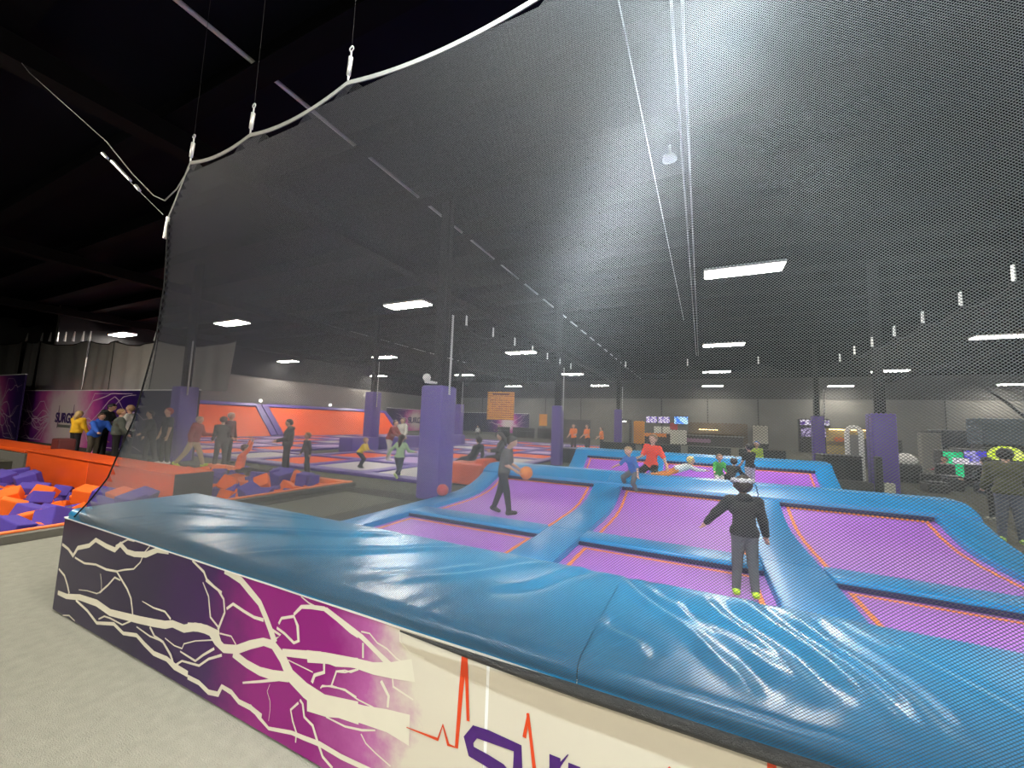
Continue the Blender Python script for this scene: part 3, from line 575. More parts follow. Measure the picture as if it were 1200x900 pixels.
MB().rbox(0, 3.98, -.03, .70, .44, .475, .012, 2).build('top_flap', ORANGE, bx); MB().rbox(4.0, 8.02, -.03, .70, .44, .475, .012, 2).build('top_flap', ORANGE, bx)
MB().rbox(8.005, 8.06, -.01, .69, -.7, .47, .015, 2).build('black_end', BLACKV, bx)
PI_ = math.pi
def cube_mesh(m, sx, sy, sz, name='foam_cube'):
    me = MB().rbox(-sx/2, sx/2, -sy/2, sy/2, -sz/2, sz/2, .018, 2).mesh(name, m, False); me.polygons.foreach_set('use_smooth', [False]*len(me.polygons)); return me
CM = {(k, s): cube_mesh(m, *sz) for k, m in (('purple', FOAM_P), ('orange', FOAM_O), ('grey', FOAM_G)) for s, sz in ((0, (.31, .31, .31)), (1, (.44, .30, .22)))}
def foam(x, y, z, pit, tone=None, s=None, rot=None):
    c = tone or rnd.choices(['purple', 'orange', 'grey'], [.46, .48, .06])[0]; s = rnd.choice([0, 0, 1]) if s is None else s
    o = bpy.data.objects.new('foam_cube' if s == 0 else 'foam_block', CM[(c, s)])
    o.location = (x, y, z); o.rotation_euler = rot or (rnd.uniform(-.5, .5), rnd.uniform(-.5, .5), rnd.uniform(0, 3.1))
    link(o, None, '%s foam %s in the pit %s' % (c, 'cube' if s == 0 else 'block', pit), 'foam cube', '%s foam %ss in the pit %s' % (c, 'cube' if s == 0 else 'block', pit))
near = 'in front of the orange wall'; far = 'behind the orange wall'
y = 1.35
while y < 4.1:
    x = -8.36
    while x > -4.25*y-.9 and x > -17.2:
        foam(x+rnd.uniform(-.07, .07), y+rnd.uniform(-.07, .07), -.20+rnd.uniform(-.04, .04)-.075*max(0, y-2.2)+.016*max(0, -12.5-x), near)
        x -= .355
    y += .35
y = 1.6
while y < 4.2:
    x = -8.55
    while x > -4.25*y-.6 and x > -16.8:
        if rnd.random() < .36: foam(x+rnd.uniform(-.12, .12), y+rnd.uniform(-.12, .12), -.0+rnd.uniform(-.05, .07)-.075*max(0, y-2.2)+.022*max(0, -12-x), near)
        x -= .46
    y += .46
y = 5.35
while y < 7.2:
    x = -8.42
    while x > -12.6:
        foam(x+rnd.uniform(-.06, .06), y+rnd.uniform(-.06, .06), -.16+rnd.uniform(-.04, .05), far)
        if rnd.random() < .22: foam(x+.1, y, .08+rnd.uniform(-.04, .05), far)
        x -= .36
    y += .36
foam(-12.0, 5.3, .2, far, 'purple', 0, (.1, .2, .5)); foam(-9.15, 7.0, .12, far, 'purple', 0, (.05, .1, .3)); foam(-9.9, 7.0, .15, far, 'purple', 0, (.3, .1, .8))
foam(-10.7, 3.75, .0, near, 'purple', 0, (.2, .3, .9)); foam(-10.25, 3.85, .02, near, 'orange', 0, (.3, .15, .2)); foam(-9.75, 4.0, .05, near, 'purple', 0, (.15, .35, .6)); foam(-11.3, 3.7, -.02, near, 'orange', 0, (.25, .2, .7))
foam(-9.2, 3.6, .08, near, 'purple', 0, (.2, .15, .4))
pp = empty('pit_platform', (-18.9, 4.9, 0), 'grey stepped platform with an orange top at the left end of the foam pit', 'platform')
MB().rbox(-6, .3, -.3, .6, -.3, .3, .02, 1).build('carpet_side', RIMG, pp); MB().rbox(-6, .3, -.32, .6, .3, .42, .03, 2).build('orange_top', ORANGE, pp)
MB().rbox(.35, .9, .2, .6, 0, .75, .04, 2).build('dark_red_post', mat('dark_red_vinyl', (.12, .02, .02), .5), pp)

# ------------------------------------------------------------------ printed walls and curtain at the left
def lightning_bundle(m, cx, cz, w, h, n, seed, to3d, width=.05, xmin=.1, xmax=99):
    r = random.Random(seed)
    for k in range(n):
        sgn = r.choice([-1, 1]); x = cx+sgn*w*.12; z = cz+r.uniform(-.1, .1)*h; pts = [(x, z, width*1.4)]; ang = r.uniform(-.9, .9)
        while abs(x-cx) < w*r.uniform(.4, .55) and len(pts) < 16:
            ang = ang*.8+r.uniform(-.8, .8); st = r.uniform(.05, .1)*w/2; x += sgn*st*math.cos(ang*.8); z += st*math.sin(ang)
            if not xmin < x < xmax: break
            z = min(max(z, cz-h*.45), cz+h*.45); pts.append((x, z, width*max(.25, 1-len(pts)/14)))
        m.ribbon(pts, to3d)
def mural(name, p0, p1, z0, z1, cfrac, label, word, wsize, seed, radius, nb=14, under=True):
    p0, p1 = Vector((*p0, 0)), Vector((*p1, 0)); d = (p1-p0); L = d.length; a = math.atan2(d.y, d.x)
    t = empty(name, p0, label, 'mural', None, a)
    cx = L*cfrac; cz = (z0+z1)/2
    pm = print_mat(name+'_print_%d' % seed, 'X', [(0, srgb(225, 215, 205)), (radius*.4, srgb(232, 205, 214)), (radius*.75, srgb(205, 85, 165)), (radius*1.1, srgb(105, 30, 125)), (radius*1.6, srgb(48, 22, 92)), (radius*2.2, srgb(26, 16, 58))], .7, radius*.3, .4, radial=(cx, 0, cz))
    MB().box(0, L, -.03, .03, z0, z1).build('printed_panel', pm, t)
    MB().box(0, L, -.04, .04, z1, z1+.04).build('top_trim', WHITE, t)
    m = MB(); k = [0]
    def t3(u, v): k[0] += 1; return (u, -.034-.00002*k[0], v)
    lightning_bundle(m, cx, cz, min(L, radius*4), z1-z0, nb, seed, t3, .05, .1, L-.1)
    m.build('printed_lightning', mat('printed_bolt_pink', srgb(222, 196, 214), .5, .05), t)
    if word:
        M = Matrix.Translation((cx, -.05, cz-wsize*.35)) @ Matrix.Rotation(math.pi/2, 4, 'X')
        ref_text(word, wsize, mat('mural_purple', srgb(70, 40, 110), .5), 'printed_word', t, M, .03)
        if under: MB().box(cx-wsize*1.0, cx+wsize*1.1, -.045, -.04, cz-wsize*.72, cz-wsize*.52).build('printed_bar', mat('printed_grey', srgb(120, 120, 115), .5), t)
        m = MB(); s = wsize
        m.ribbon([(cx-1.7*s, cz-.3*s, .03), (cx-1.2*s, cz-.32*s, .05), (cx-1.1*s, cz+.9*s, .06), (cx-1.02*s, cz-.8*s, .06), (cx-.95*s, cz-.35*s, .05)], lambda u, v: (u, -.047, v))
        m.ribbon([(cx+1.2*s, cz-.3*s, .05), (cx+1.35*s, cz+1.0*s, .06), (cx+1.5*s, cz-.7*s, .05)], lambda u, v: (u, -.047, v))
        m.build('printed_pulse_line', mat('pulse_grey', srgb(150, 110, 140), .5), t)
    return t
mural('printed_wall', (-31.8, 7.55), (-16.2, 7.9), 0, 2.5, .333, 'purple printed wall panel with lightning and the word SURGE behind the group of kids', 'SURGE', .62, 11, 3.3, 18)
mural('printed_wall', (-37, 6.9), (-29.6, 7.0), 0, 3.25, .5, 'taller dark purple printed panel with pink lightning at the far left edge', None, .5, 5, 1.9, 16)
cu = empty('net_curtain', (0, 8.1, 0), 'row of hanging grey net curtains above the printed wall, hung from hooks', 'curtain')
ctop = lambda x: 5.5-.057*(x+36)
xs = [-41.5, -35.5, -33.2, -27.0, -24.2, -20.6, -15.2]
for k, (a, b) in enumerate(zip(xs, xs[1:])):
    m = MB(); n = 30; V = []; F = []
    for i in range(n+1):
        t = i/n; x = a+(b-a)*t; V += [(x, .05*math.sin(t*17+k)+.03*k, 2.5), (x+.25*(k % 2), .05*math.sin(t*17+k)+.03*k, ctop(x)-.22*4*t*(1-t)*min(1, (b-a)/4))]
    for i in range(n): F.append((2*i, 2*i+2, 2*i+3, 2*i+1))
    g = (.17, .12, .2, .25, .36, .28)[k]
    m.add(V, F).build('curtain_panel', mat('curtain_%d' % k, (g, g*.98, g*.92), .9, .15, 2), cu, smooth=True)
    MB().tube([V[2*i+1] for i in range(n+1)], .03, 5).build('border_rope', BLACK, cu)
    MB().tube([V[0], V[1]], .025, 5).build('seam_rope', BLACK, cu)
for x in (-35.5, -33.2, -32.0, -31.0, -30.0, -28.9, -27.8, -27.0, -20.6):
    MB().tube([(x, .1, ctop(x)), (x+.08, .1, ctop(x)+.5)], [.06, .02], 6).build('hook', STEEL, cu)

# ------------------------------------------------------------------ orange sloped trampolines along the left wall
def slope_panel(y0, y1, x_top, x_bot, zt, zb, label):
    t = empty('sloped_trampoline', (0, 0, 0), label, 'trampoline', 'orange sloped trampolines')
    n = Vector((zt-zb, 0, x_bot-x_top)).normalized()
    def q(y, s, h): return (x_bot+(x_top-x_bot)*s+n.x*h, y, zb+(zt-zb)*s+n.z*h)
    def slab(m, a, b, s0, s1, h0, h1):
        V = [q(a, s0, h0), q(b, s0, h0), q(b, s1, h0), q(a, s1, h0), q(a, s0, h1), q(b, s0, h1), q(b, s1, h1), q(a, s1, h1)]
        return m.add(V, [(0, 3, 2, 1), (4, 5, 6, 7), (0, 1, 5, 4), (1, 2, 6, 5), (2, 3, 7, 6), (3, 0, 4, 7)])
    slab(MB(), y0, y1, 0, 1, -.02, 0).build('jump_mat', ORANGE_MESH, t)
    slab(MB(), y0-.3, y0+.15, 0, 1, .0, .1).build('side_pad', PURPLE, t); slab(MB(), y1-.15, y1+.3, 0, 1, .0, .1).build('side_pad', PURPLE, t)
    slab(MB(), y0+.15, y1-.15, .93, 1.02, 0, .1).build('top_pad', PURPLE, t)
for y0, y1, w in ((8.6, 19.2, 'nearest, behind the netting'), (19.9, 33.0, 'farther and longer one')):
    slope_panel(y0, y1, -31.35, -29.0, 2.42, .12, 'orange sloped trampoline against the left wall, %s' % w)
for y in (19.5, 26):
    MB().ball((-31.3, y, 2.75), .13, 10, 6).build('wall_light', emit('small_spot', (1, 1, .95), 4), None, 'small round white spotlight above the orange slope, %s' % ('left one' if y < 20 else 'right one'), 'light')

# field of flat trampolines
X0, Y0, PX, PY = -6.3, 8.75, 2.78, 2.78
NTH = ['first', 'second', 'third', 'fourth', 'fifth', 'sixth', 'seventh', 'eighth', 'ninth']
tones = {'orange': ORANGE_MESH, 'pale': WHITE_BED, 'lavender': LAV_BED}
pat = ['lavender', 'orange', 'lavender', 'orange', 'lavender', 'orange', 'pale', 'orange']
BM = {k: MB().box(-(PX-.46)/2, (PX-.46)/2, -(PY-.46)/2, (PY-.46)/2, .02, .05).mesh('jump_mat', v) for k, v in tones.items()}
for i in range(8):
    for j in range(8):
        k = pat[(i+3*j) % 8] if j else ['pale', 'pale', 'orange', 'pale', 'orange', 'pale', 'orange', 'lavender'][i]
        if i == 3 and j >= 2: k = 'lavender'
        x, y = X0-.23-(i+.5)*PX, Y0+.23+(j+.5)*PY
        if abs(x+15.4) < 1.2 and 13 < y < 26: continue
        o = bpy.data.objects.new('flat_trampoline', BM[k]); o.location = (x, y, 0)
        link(o, None, 'flat %s bed, %s row from the carpet, %s from the right' % (k, NTH[j], NTH[i]), 'trampoline', 'flat trampolines of the left field')
pad_me = lambda a, b, c, d: MB().rbox(a, b, c, d, 0, .1, .03, 2)
for i in range(9):
    x = X0-.23-i*PX; pad_me(-.23, .23, 0, 8*PY+.46).build('field_pad', PURPLE, None, 'long purple pad between bed columns, %s from the right' % NTH[i], 'pad', 'lengthwise pads of the left field', loc=(x, Y0, 0))
for j in range(9):
    y = Y0+.23+j*PY
    for i in range(8):
        x = X0-.23-(i+.5)*PX
        if abs(x+15.4) < 1.2 and 13 < y < 26: continue
        pad_me(-(PX-.47)/2, (PX-.47)/2, -.23, .23).build('field_pad', PURPLE, None, 'purple cross pad, %s line from the carpet, %s from the right' % (NTH[j], NTH[i]), 'pad', 'cross pads of the left field', loc=(x, y, 0))
for y, l, w in ((13.8, 1.75, 'nearest of three, in front of the column'), (16.25, 3.2, 'middle of three, behind the column'), (19.5, 4.3, 'farthest of three')):
    autosmooth(MB().rbox(-.45, .45, 0, l, 0, .74, .06, 3).build('padded_bench', PURPLE, None, 'long purple padded block on the trampoline field, %s' % w, 'padded block', loc=(-15.4, y, 0)))
mural('printed_mural', (-31.47, 33.6), (-31.47, 46.0), .3, 2.85, .4, 'dark printed mural with a pink burst and the word SURGE beyond the orange slope', 'SURGE', .95, 21, 2.0, 14, False)
mural('printed_mural', (-31.0, 46.95), (-20.0, 46.95), .3, 2.85, .72, 'dark printed mural on the back wall with a pink burst and jumping shape', None, .8, 31, 1.5, 12)

# orange soft block, dark bench
ob = empty('soft_block', (-5.85, 9.25, 0), 'orange padded soft block on the carpet behind the nearest purple column', 'soft block')
autosmooth(MB().rbox(-.52, .55, 0, 1.15, .02, .6, .07, 3).build('body', ORANGE, ob)); autosmooth(MB().rbox(.3, .6, .1, 1.35, .3, .72, .06, 3).build('raised_side', ORANGE, ob))
MB().rbox(-.5, .5, .02, 1.1, 0, .03, .01, 1).build('dark_base', BLACKV, ob)
db = empty('dark_bench', (-5.35, 17.2, 0), 'black padded bench beside the purple column left of the ridge', 'bench')
autosmooth(MB().rbox(-.5, .75, 0, 1.2, .02, .62, .05, 2).build('bench_body', mat('navy_black_vinyl', (.02, .02, .035), .45), db)); MB().rbox(-.45, .7, -.01, 1.0, .62, .66, .02, 1).build('bench_top', NAVY, db)

# hanging orange sign
sg = empty('hanging_sign', (-10.3, 20, 0), 'orange hanging rules sign with dark lines of small print', 'sign', None, .25)
def sign_mat():
    m = mat('sign_print', (.95, .42, .04), .5); nt = m.node_tree; b = nt.nodes['Principled BSDF']
    tc = nt.nodes.new('ShaderNodeTexCoord'); s = nt.nodes.new('ShaderNodeSeparateXYZ'); nt.links.new(tc.outputs['Object'], s.inputs[0])
    w = nt.nodes.new('ShaderNodeTexWave'); w.bands_direction = 'Z'; w.inputs['Scale'].default_value = 2.6; nt.links.new(tc.outputs['Object'], w.inputs['Vector'])
    n = nt.nodes.new('ShaderNodeTexNoise'); n.inputs['Scale'].default_value = 9; nt.links.new(tc.outputs['Object'], n.inputs['Vector'])
    mu = nt.nodes.new('ShaderNodeMath'); mu.operation = 'MULTIPLY'; nt.links.new(w.outputs['Fac'], mu.inputs[0]); nt.links.new(n.outputs['Fac'], mu.inputs[1])
    r = nt.nodes.new('ShaderNodeValToRGB'); r.color_ramp.elements[0].color = (.95, .42, .04, 1); r.color_ramp.elements[1].color = (.25, .07, .02, 1)
    r.color_ramp.elements[0].position = .36; r.color_ramp.elements[1].position = .5
    nt.links.new(mu.outputs[0], r.inputs[0]); nt.links.new(r.outputs[0], b.inputs['Base Color']); return m
MB().box(-.78, .78, -.02, .02, 1.85, 3.45).build('sign_board', sign_mat(), sg)
MB().box(-.5, .5, -.026, -.02, 3.26, 3.36).build('title_bar', mat('sign_ink', (.2, .05, .02), .5), sg)
for x in (-.7, .7): MB().tube([(x, 0, 3.45), (x, 0, CZ)], .008, 4).build('hanging_wire', BLACK, sg)

# balls
BALLO = mat('orange_rubber', (.85, .27, .06), .55, .1, 4, .2, 120); BALLR = mat('red_rubber', (.62, .04, .05), .5, .1, 4, .2, 60)
def basketball(name, loc, r, m, label, seams=True):
    t = empty(name, loc, label, 'ball'); MB().ball((0, 0, 0), r, 24, 16).build('shell', m, t, smooth=True)
    if seams:
        q = MB(); N = 28
        for ax in range(3):
            pts = []
            for k in range(N+1):
                a = 2*math.pi*k/N; c, s = r*1.003*math.cos(a), r*1.003*math.sin(a); pts.append([(c, s, 0), (c, 0, s), (0, c, s)][ax])
            q.tube(pts, r*.02, 5, False)
        q.build('seams', BLACKV, t)
    return t
basketball('red_ball', (-5.0, 7.15, .255), .125, BALLR, 'red rubber ball lying on the left blue pad by the purple column', True)

# ------------------------------------------------------------------ people
def surfnet(sdf, lo, hi, h):
    n = [int(math.ceil((hi[i]-lo[i])/h))+1 for i in range(3)]
    ax = [lo[i]+h*np.arange(n[i]) for i in range(3)]
    G = np.stack(np.meshgrid(*ax, indexing='ij'), -1).astype(np.float32); v = sdf(G)
    s = v < 0; c = [m-1 for m in n]
    cnt = np.zeros(c, np.int8); acc = np.zeros(c+[3]); num = np.zeros(c)
    off = [(a, b, d) for a in (0, 1) for b in (0, 1) for d in (0, 1)]
    sl = lambda A, o: A[o[0]:o[0]+c[0], o[1]:o[1]+c[1], o[2]:o[2]+c[2]]
    for o in off:
        for k in range(3):
            if o[k]: continue
            o2 = list(o); o2[k] = 1
            a, b = sl(v, o), sl(v, o2); x = (sl(s, o) != sl(s, o2))
            t = np.where(x, a/np.where(np.abs(a-b) < 1e-9, 1e-9, a-b), 0)
            for q in range(3): acc[..., q] += np.where(x, o[q]+(t if q == k else 0), 0)
            num += x
    act = num > 0; idx = -np.ones(c, int); idx[act] = np.arange(act.sum())
    base = np.argwhere(act); P = (base+acc[act]/num[act][:, None])*h+np.array(lo)
    Q = []
    for k in range(3):
        u, w = [(1, 2), (2, 0), (0, 1)][k]
        sh = [slice(0, n[i]) for i in range(3)]
        a = [slice(None)]*3; b = [slice(None)]*3; a[k] = slice(0, -1); b[k] = slice(1, None)
        e = s[tuple(a)] != s[tuple(b)]; ii = np.argwhere(e)
        ok = np.ones(len(ii), bool)
        for d in (u, w): ok &= (ii[:, d] > 0) & (ii[:, d] < n[d]-1)
        ii = ii[ok]; neg = s[tuple(a)][tuple(ii.T)]
        def g(du, dw):
            j = ii.copy(); j[:, u] += du; j[:, w] += dw; return idx[tuple(j.T)]
        q = np.stack([g(-1, -1), g(0, -1), g(0, 0), g(-1, 0)], -1); q[~neg] = q[~neg][:, ::-1]
        Q.append(q)
    return P, np.concatenate(Q)
def caps_sdf(caps, k=.02, cuts=()):
    def f(G):
        d = None
        for (a, b, ra, rb) in caps:
            a = np.array(a, np.float32); b = np.array(b, np.float32); ab = b-a; l2 = float(ab@ab) or 1e-9
            t = np.clip(((G-a)@ab)/l2, 0, 1); e = np.linalg.norm(G-a-t[..., None]*ab, axis=-1)-(ra+(rb-ra)*t)
            if d is None: d = e
            else:
                hh = np.clip(.5+.5*(e-d)/k, 0, 1); d = e*(1-hh)+d*hh-k*hh*(1-hh)
        for (p, nn) in cuts: d = np.maximum(d, (G-np.array(p, np.float32))@np.array(nn, np.float32))
        return d
    return f
def caps_mesh(name, caps, m, h, k=.02, cuts=()):
    P = np.array([c[i] for c in caps for i in (0, 1)]); R = max(max(c[2], c[3]) for c in caps)+3*h
    V, F = surfnet(caps_sdf(caps, k, cuts), P.min(0)-R, P.max(0)+R, h)
    return np_mesh(name, V, F, m, True), V, F
CLOTH = {}
def cloth(c, pattern=None):
    key = ('cloth_%d_%d_%d' % tuple(int(v*255) for v in c))+(pattern or '')
    if pattern == 'plaid': return mat(key, c, .85, .97, 34, .2, 60)
    return mat(key, c, .85, .18, 9, .25, 60)
def person(label, loc, rz, H, pose=None, top=(.1, .1, .1), legs=(.03, .03, .04), hair=(.05, .03, .02), shoes=(.02, .02, .02), h=.02, head=1.0,
           sleeve=1.0, long_hair=False, hood=False, pattern=None, skirt=False, seat=None, lift=0, bulk=1.0, band=None, cap=None, skin=None):
    p = dict(lean=3, tilt=0, twist=0, nod=0, turn=0, la=(5, 8, 8), ra=(5, 8, 8), ll=(0, 3, 0), rl=(0, 3, 0)); p.update(pose or {})
    R = math.radians; S = H; k_head = 1+(1.6-min(H, 1.6))*.45
    k_head *= head
    up = np.array([math.sin(R(p['tilt'])), math.sin(R(p['lean']))*math.cos(R(p['tilt'])), math.cos(R(p['lean']))*math.cos(R(p['tilt']))])
    tw = R(p['twist']); right = np.array([math.cos(tw), math.sin(tw), 0]); right -= up*(right@up); right /= np.linalg.norm(right)
    fwd = np.cross(up, right)
    hipz = np.array([0, 0, .51*S]); J = {'pelvis': hipz}
    J['waist'] = hipz+up*.10*S; J['chest'] = hipz+up*.23*S; J['neck'] = hipz+up*.315*S
    hn = R(p['lean']*.5+p['nod']); ht = R(p['turn'])
    hup = np.array([up[0]*.5, math.sin(hn), math.cos(hn)]); hup /= np.linalg.norm(hup)
    hf = np.array([math.sin(ht), math.cos(ht)*math.cos(hn), -math.sin(hn)*math.cos(ht)]); hf -= hup*(hf@hup); hf /= np.linalg.norm(hf); hr = np.cross(hf, hup)
    hc = J['neck']+hup*(.06*S+.045*S*k_head); J['head'] = hc
    def limb(o, s, a, L1, L2, sign):
        f, out, bend = R(a[0]), R(a[1])*s, R(a[2])*sign
        d = lambda f, o: np.array([math.sin(o), math.sin(f)*math.cos(o), -math.cos(f)*math.cos(o)])
        m = o+d(f, out)*L1; return m, m+d(f+bend, out*(.8 if sign > 0 else 1))*L2, d(f+bend, out*.8)
    arms = {}; lg = {}
    for s, ka, kl in ((-1, 'la', 'll'), (1, 'ra', 'rl')):
        sh = hipz+up*.285*S+right*s*.098*S*bulk; e, w, dw = limb(sh, s, p[ka], .165*S, .145*S, 1); arms[s] = (sh, e, w, dw)
        hp = hipz+np.array([s*.048*S, 0, -.01*S]); kn, an, da = limb(hp, s, p[kl], .235*S, .235*S, -1); lg[s] = (hp, kn, an, da)
    foot = {}
    for s in (-1, 1):
        an = lg[s][2]; da = lg[s][3]; toe = np.array([0, 1, 0])-da*da[1]*.85; toe[2] += 0; toe /= np.linalg.norm(toe)
        foot[s] = (an-toe*.02*S+da*.022*S, an+toe*.085*S+da*.028*S)
    low = min(min(f[0][2], f[1][2]) for f in foot.values())-.018*S
    dz = (-low if seat is None else seat-hipz[2]+.055*S)+lift
    D = np.array([0, 0, dz])
    mv = lambda v: v+D
    J = {q: mv(v) for q, v in J.items()}; hc = J['head']; hipz = J['pelvis']
    arms = {s: tuple(mv(v) for v in a[:3])+(a[3],) for s, a in arms.items()}; lg = {s: tuple(mv(v) for v in a[:3])+(a[3],) for s, a in lg.items()}
    foot = {s: (mv(a), mv(b)) for s, (a, b) in foot.items()}
    t = empty('person', loc, label, 'person', None, rz)
    hr_ = .062*S*k_head
    C = []
    C += [(lg[-1][0], lg[1][0], .058*S, .058*S), (J['pelvis'], J['waist'], .062*S, .058*S), (J['waist'], J['chest'], .058*S, .066*S)]
    C += [(J['chest']-right*.045*S, J['chest']+right*.045*S, .062*S, .062*S), (arms[-1][0], arms[1][0], .034*S, .034*S)]
    C += [(J['neck']-up*.01*S, hc-hup*hr_*.3, .03*S, .027*S)]
    C += [(hc+hup*hr_*.12-hf*hr_*.1, hc+hup*hr_*.12+hf*hr_*.08, hr_*.95, hr_*.92), (hc-hup*hr_*.1+hf*hr_*.15, hc-hup*hr_*.75+hf*hr_*.35, hr_*.72, hr_*.42)]
    C += [(hc+hf*hr_*.85-hup*hr_*.05, hc+hf*hr_*1.02-hup*hr_*.22, hr_*.1, hr_*.15)]
    for s in (-1, 1): C += [(hc+hr*s*hr_*.93+hup*hr_*.05, hc+hr*s*hr_*.95-hup*hr_*.25, hr_*.17, hr_*.13)]
    for s in (-1, 1):
        sh, e, w, dw = arms[s]
        C += [(sh, e, .030*S, .024*S), (e, w, .024*S, .017*S)]
        C += [(w, w+dw*.045*S, .017*S, .02*S)]
        hp, kn, an, da = lg[s]; C += [(hp, kn, .052*S, .035*S), (kn, kn+(an-kn)*.35, .035*S, .036*S), (kn+(an-kn)*.35, an, .036*S, .021*S), (an, foot[s][0], .021*S, .02*S), (foot[s][0], foot[s][1], .022*S, .018*S)]
    me, V, F = caps_mesh('body', C, skin or SKIN, h*.8, .012*S)
    body = bpy.data.objects.new('body', me)
    # five fingers per hand, unequal and bent, rooted inside the palm
    fm = MB()
    for s in (-1, 1):
        sh, e, w, dw = arms[s]; side = np.cross(dw, np.array([0, 0, 1.])); side = right if np.linalg.norm(side) < .2 else side/np.linalg.norm(side)
        pl = np.cross(side, dw); curl = p.get('curl', .5)
        kn = w+dw*.055*S
        for i, ln in enumerate((.036, .041, .038, .03)):
            b = kn+side*(i-1.5)*.0095*S; d1 = dw+side*(i-1.5)*.08; d1 /= np.linalg.norm(d1)
            d2 = d1*math.cos(curl)+pl*math.sin(curl); d3 = d1*math.cos(curl*2)+pl*math.sin(curl*2)
            fm.tube([b-d1*.014*S, b+d1*ln*.4*S, b+d1*ln*.4*S+d2*ln*.35*S, b+d1*ln*.4*S+d2*ln*.35*S+d3*ln*.25*S], [.0062*S, .0058*S, .0052*S, .004*S], 6)
        b = w+dw*.015*S-side*.012*S*s; d1 = dw*.6-side*s*.8+pl*.3; d1 /= np.linalg.norm(d1); d2 = dw*.85-side*s*.3+pl*.4; d2 /= np.linalg.norm(d2)
        fm.tube([b, b+d1*.022*S, b+d1*.022*S+d2*.024*S], [.0078*S, .007*S, .005*S], 6)
    bm = bmesh.new(); bm.from_mesh(me); fv = [bm.verts.new(v) for v in fm.v]
    for q in fm.f:
        try: bm.faces.new([fv[i] for i in q]).smooth = True
        except ValueError: pass
    bm.to_mesh(me); bm.free(); link(body, t)
    # clothes
    b = bulk; A = [(J['pelvis']+up*.01*S, J['waist'], .08*S*b, .08*S*b), (J['waist'], J['chest'], .08*S*b, .08*S*b), (J['chest']-right*.047*S, J['chest']+right*.047*S, .071*S*b, .071*S*b), (arms[-1][0], arms[1][0], .045*S*b, .045*S*b), (lg[-1][0]+np.array([0, 0, .03*S]), lg[1][0]+np.array([0, 0, .03*S]), .064*S*b, .064*S*b)]
    for s in (-1, 1):
        sh, e, w, dw = arms[s]
        A += [(sh, sh+(e-sh)*min(1, sleeve*2), .042*S*b, .036*S*b if sleeve >= .5 else .04*S*b)]
        if sleeve > .5: A += [(e, e+(w-e)*min(1, (sleeve-.5)*2)*.96, .036*S*b, .027*S*b)]
    if hood: A += [(J['neck']-fwd*.05*S+up*.01*S-right*.03*S, J['neck']-fwd*.05*S+up*.01*S+right*.03*S, .035*S, .035*S), (J['neck'], J['neck']+up*.015*S, .042*S, .042*S)]
    me, _, _ = caps_mesh('top', A, cloth(top, pattern), h, .015*S, [(J['pelvis']-up*.015*S, -up)])
    link(bpy.data.objects.new('jacket' if sleeve > .6 else 'shirt', me), t)
    L = [(lg[-1][0], lg[1][0], .064*S, .064*S), (J['pelvis'], J['waist']-up*.04*S, .066*S, .06*S)]
    for s in (-1, 1):
        hp, kn, an, da = lg[s]; L += [(hp, kn, .06*S, .044*S), (kn, an-da*-.0*S, .044*S, .034*S)]
    me, _, _ = caps_mesh('trousers', L, cloth(legs), h*.9, .012*S)
    link(bpy.data.objects.new('trousers', me), t)
    for s in (-1, 1):
        a, c = foot[s]; me, _, _ = caps_mesh('shoe', [(a, c, .03*S, .025*S), (a+(lg[s][2]-a)*.6, a, .027*S, .03*S)], mat('shoe_%d_%d_%d' % tuple(int(v*255) for v in shoes), shoes, .5), h*.7, .008*S)
        link(bpy.data.objects.new('shoe', me), t)
    hm = cloth(cap) if cap else mat('hair_%d_%d_%d' % tuple(int(v*255) for v in hair), hair, .6, .35, 40, .4, 90)
    HC = [(hc+hup*hr_*.18-hf*hr_*.12, hc+hup*hr_*.2+hf*hr_*.05, hr_*1.08, hr_*1.03)]
    cutn = hf*.88-hup*.47; cutn /= np.linalg.norm(cutn); cuts = [(hc+hup*hr_*.3+hf*hr_*.3, cutn)]
    me, _, _ = caps_mesh('hair', HC, hm, h*.7, .01, cuts); ho = link(bpy.data.objects.new('hat' if cap else 'hair', me), t)
    if long_hair:
        me, _, _ = caps_mesh('hair_length', [(hc-hf*hr_*.5, hc-hf*hr_*.95-hup*hr_*1.1, hr_*.8, hr_*.7), (hc-hf*hr_*.95-hup*hr_*1.1, hc-hf*hr_*1.0-hup*hr_*3.0, hr_*.7, hr_*.35)], hm if not cap else mat('hair_dark', (.03, .02, .015), .6), h*.8, .02)
        link(bpy.data.objects.new('hair_length', me), t)
    if band:
        q = MB(); N = 20
        q.tube([hc+hup*hr_*.55+(hr*math.cos(6.2832*i/N)+hf*math.sin(6.2832*i/N))*hr_*1.0 for i in range(N+1)], [hr_*.3*(1+.25*math.sin(i*2.3)) for i in range(N+1)], 8, False)
        q.build('fluffy_headband', mat('white_fluff', band, .9, .2, 60, .8, 120), ho, smooth=True)
    ey = MB()
    for s in (-1, 1): ey.ball(hc+hf*hr_*.83+hr*s*hr_*.36+hup*hr_*.12, hr_*.1, 8, 6)
    ey.build('eyes', BLACKV, body, smooth=True)
    mo = MB(); mo.ball(hc+hf*hr_*.74-hup*hr_*.56, (hr_*.22, hr_*.1, hr_*.05), 8, 5); mo.build('mouth', mat('lip', (.35, .12, .1), .5), body, smooth=True)
    return t, arms, J
r_ = math.radians
def F(deg): return r_(deg)            # heading: 0 faces away from the barrier, -90 faces right, 90 faces left
blk = (.012, .013, .014); dkg = (.03, .032, .034)
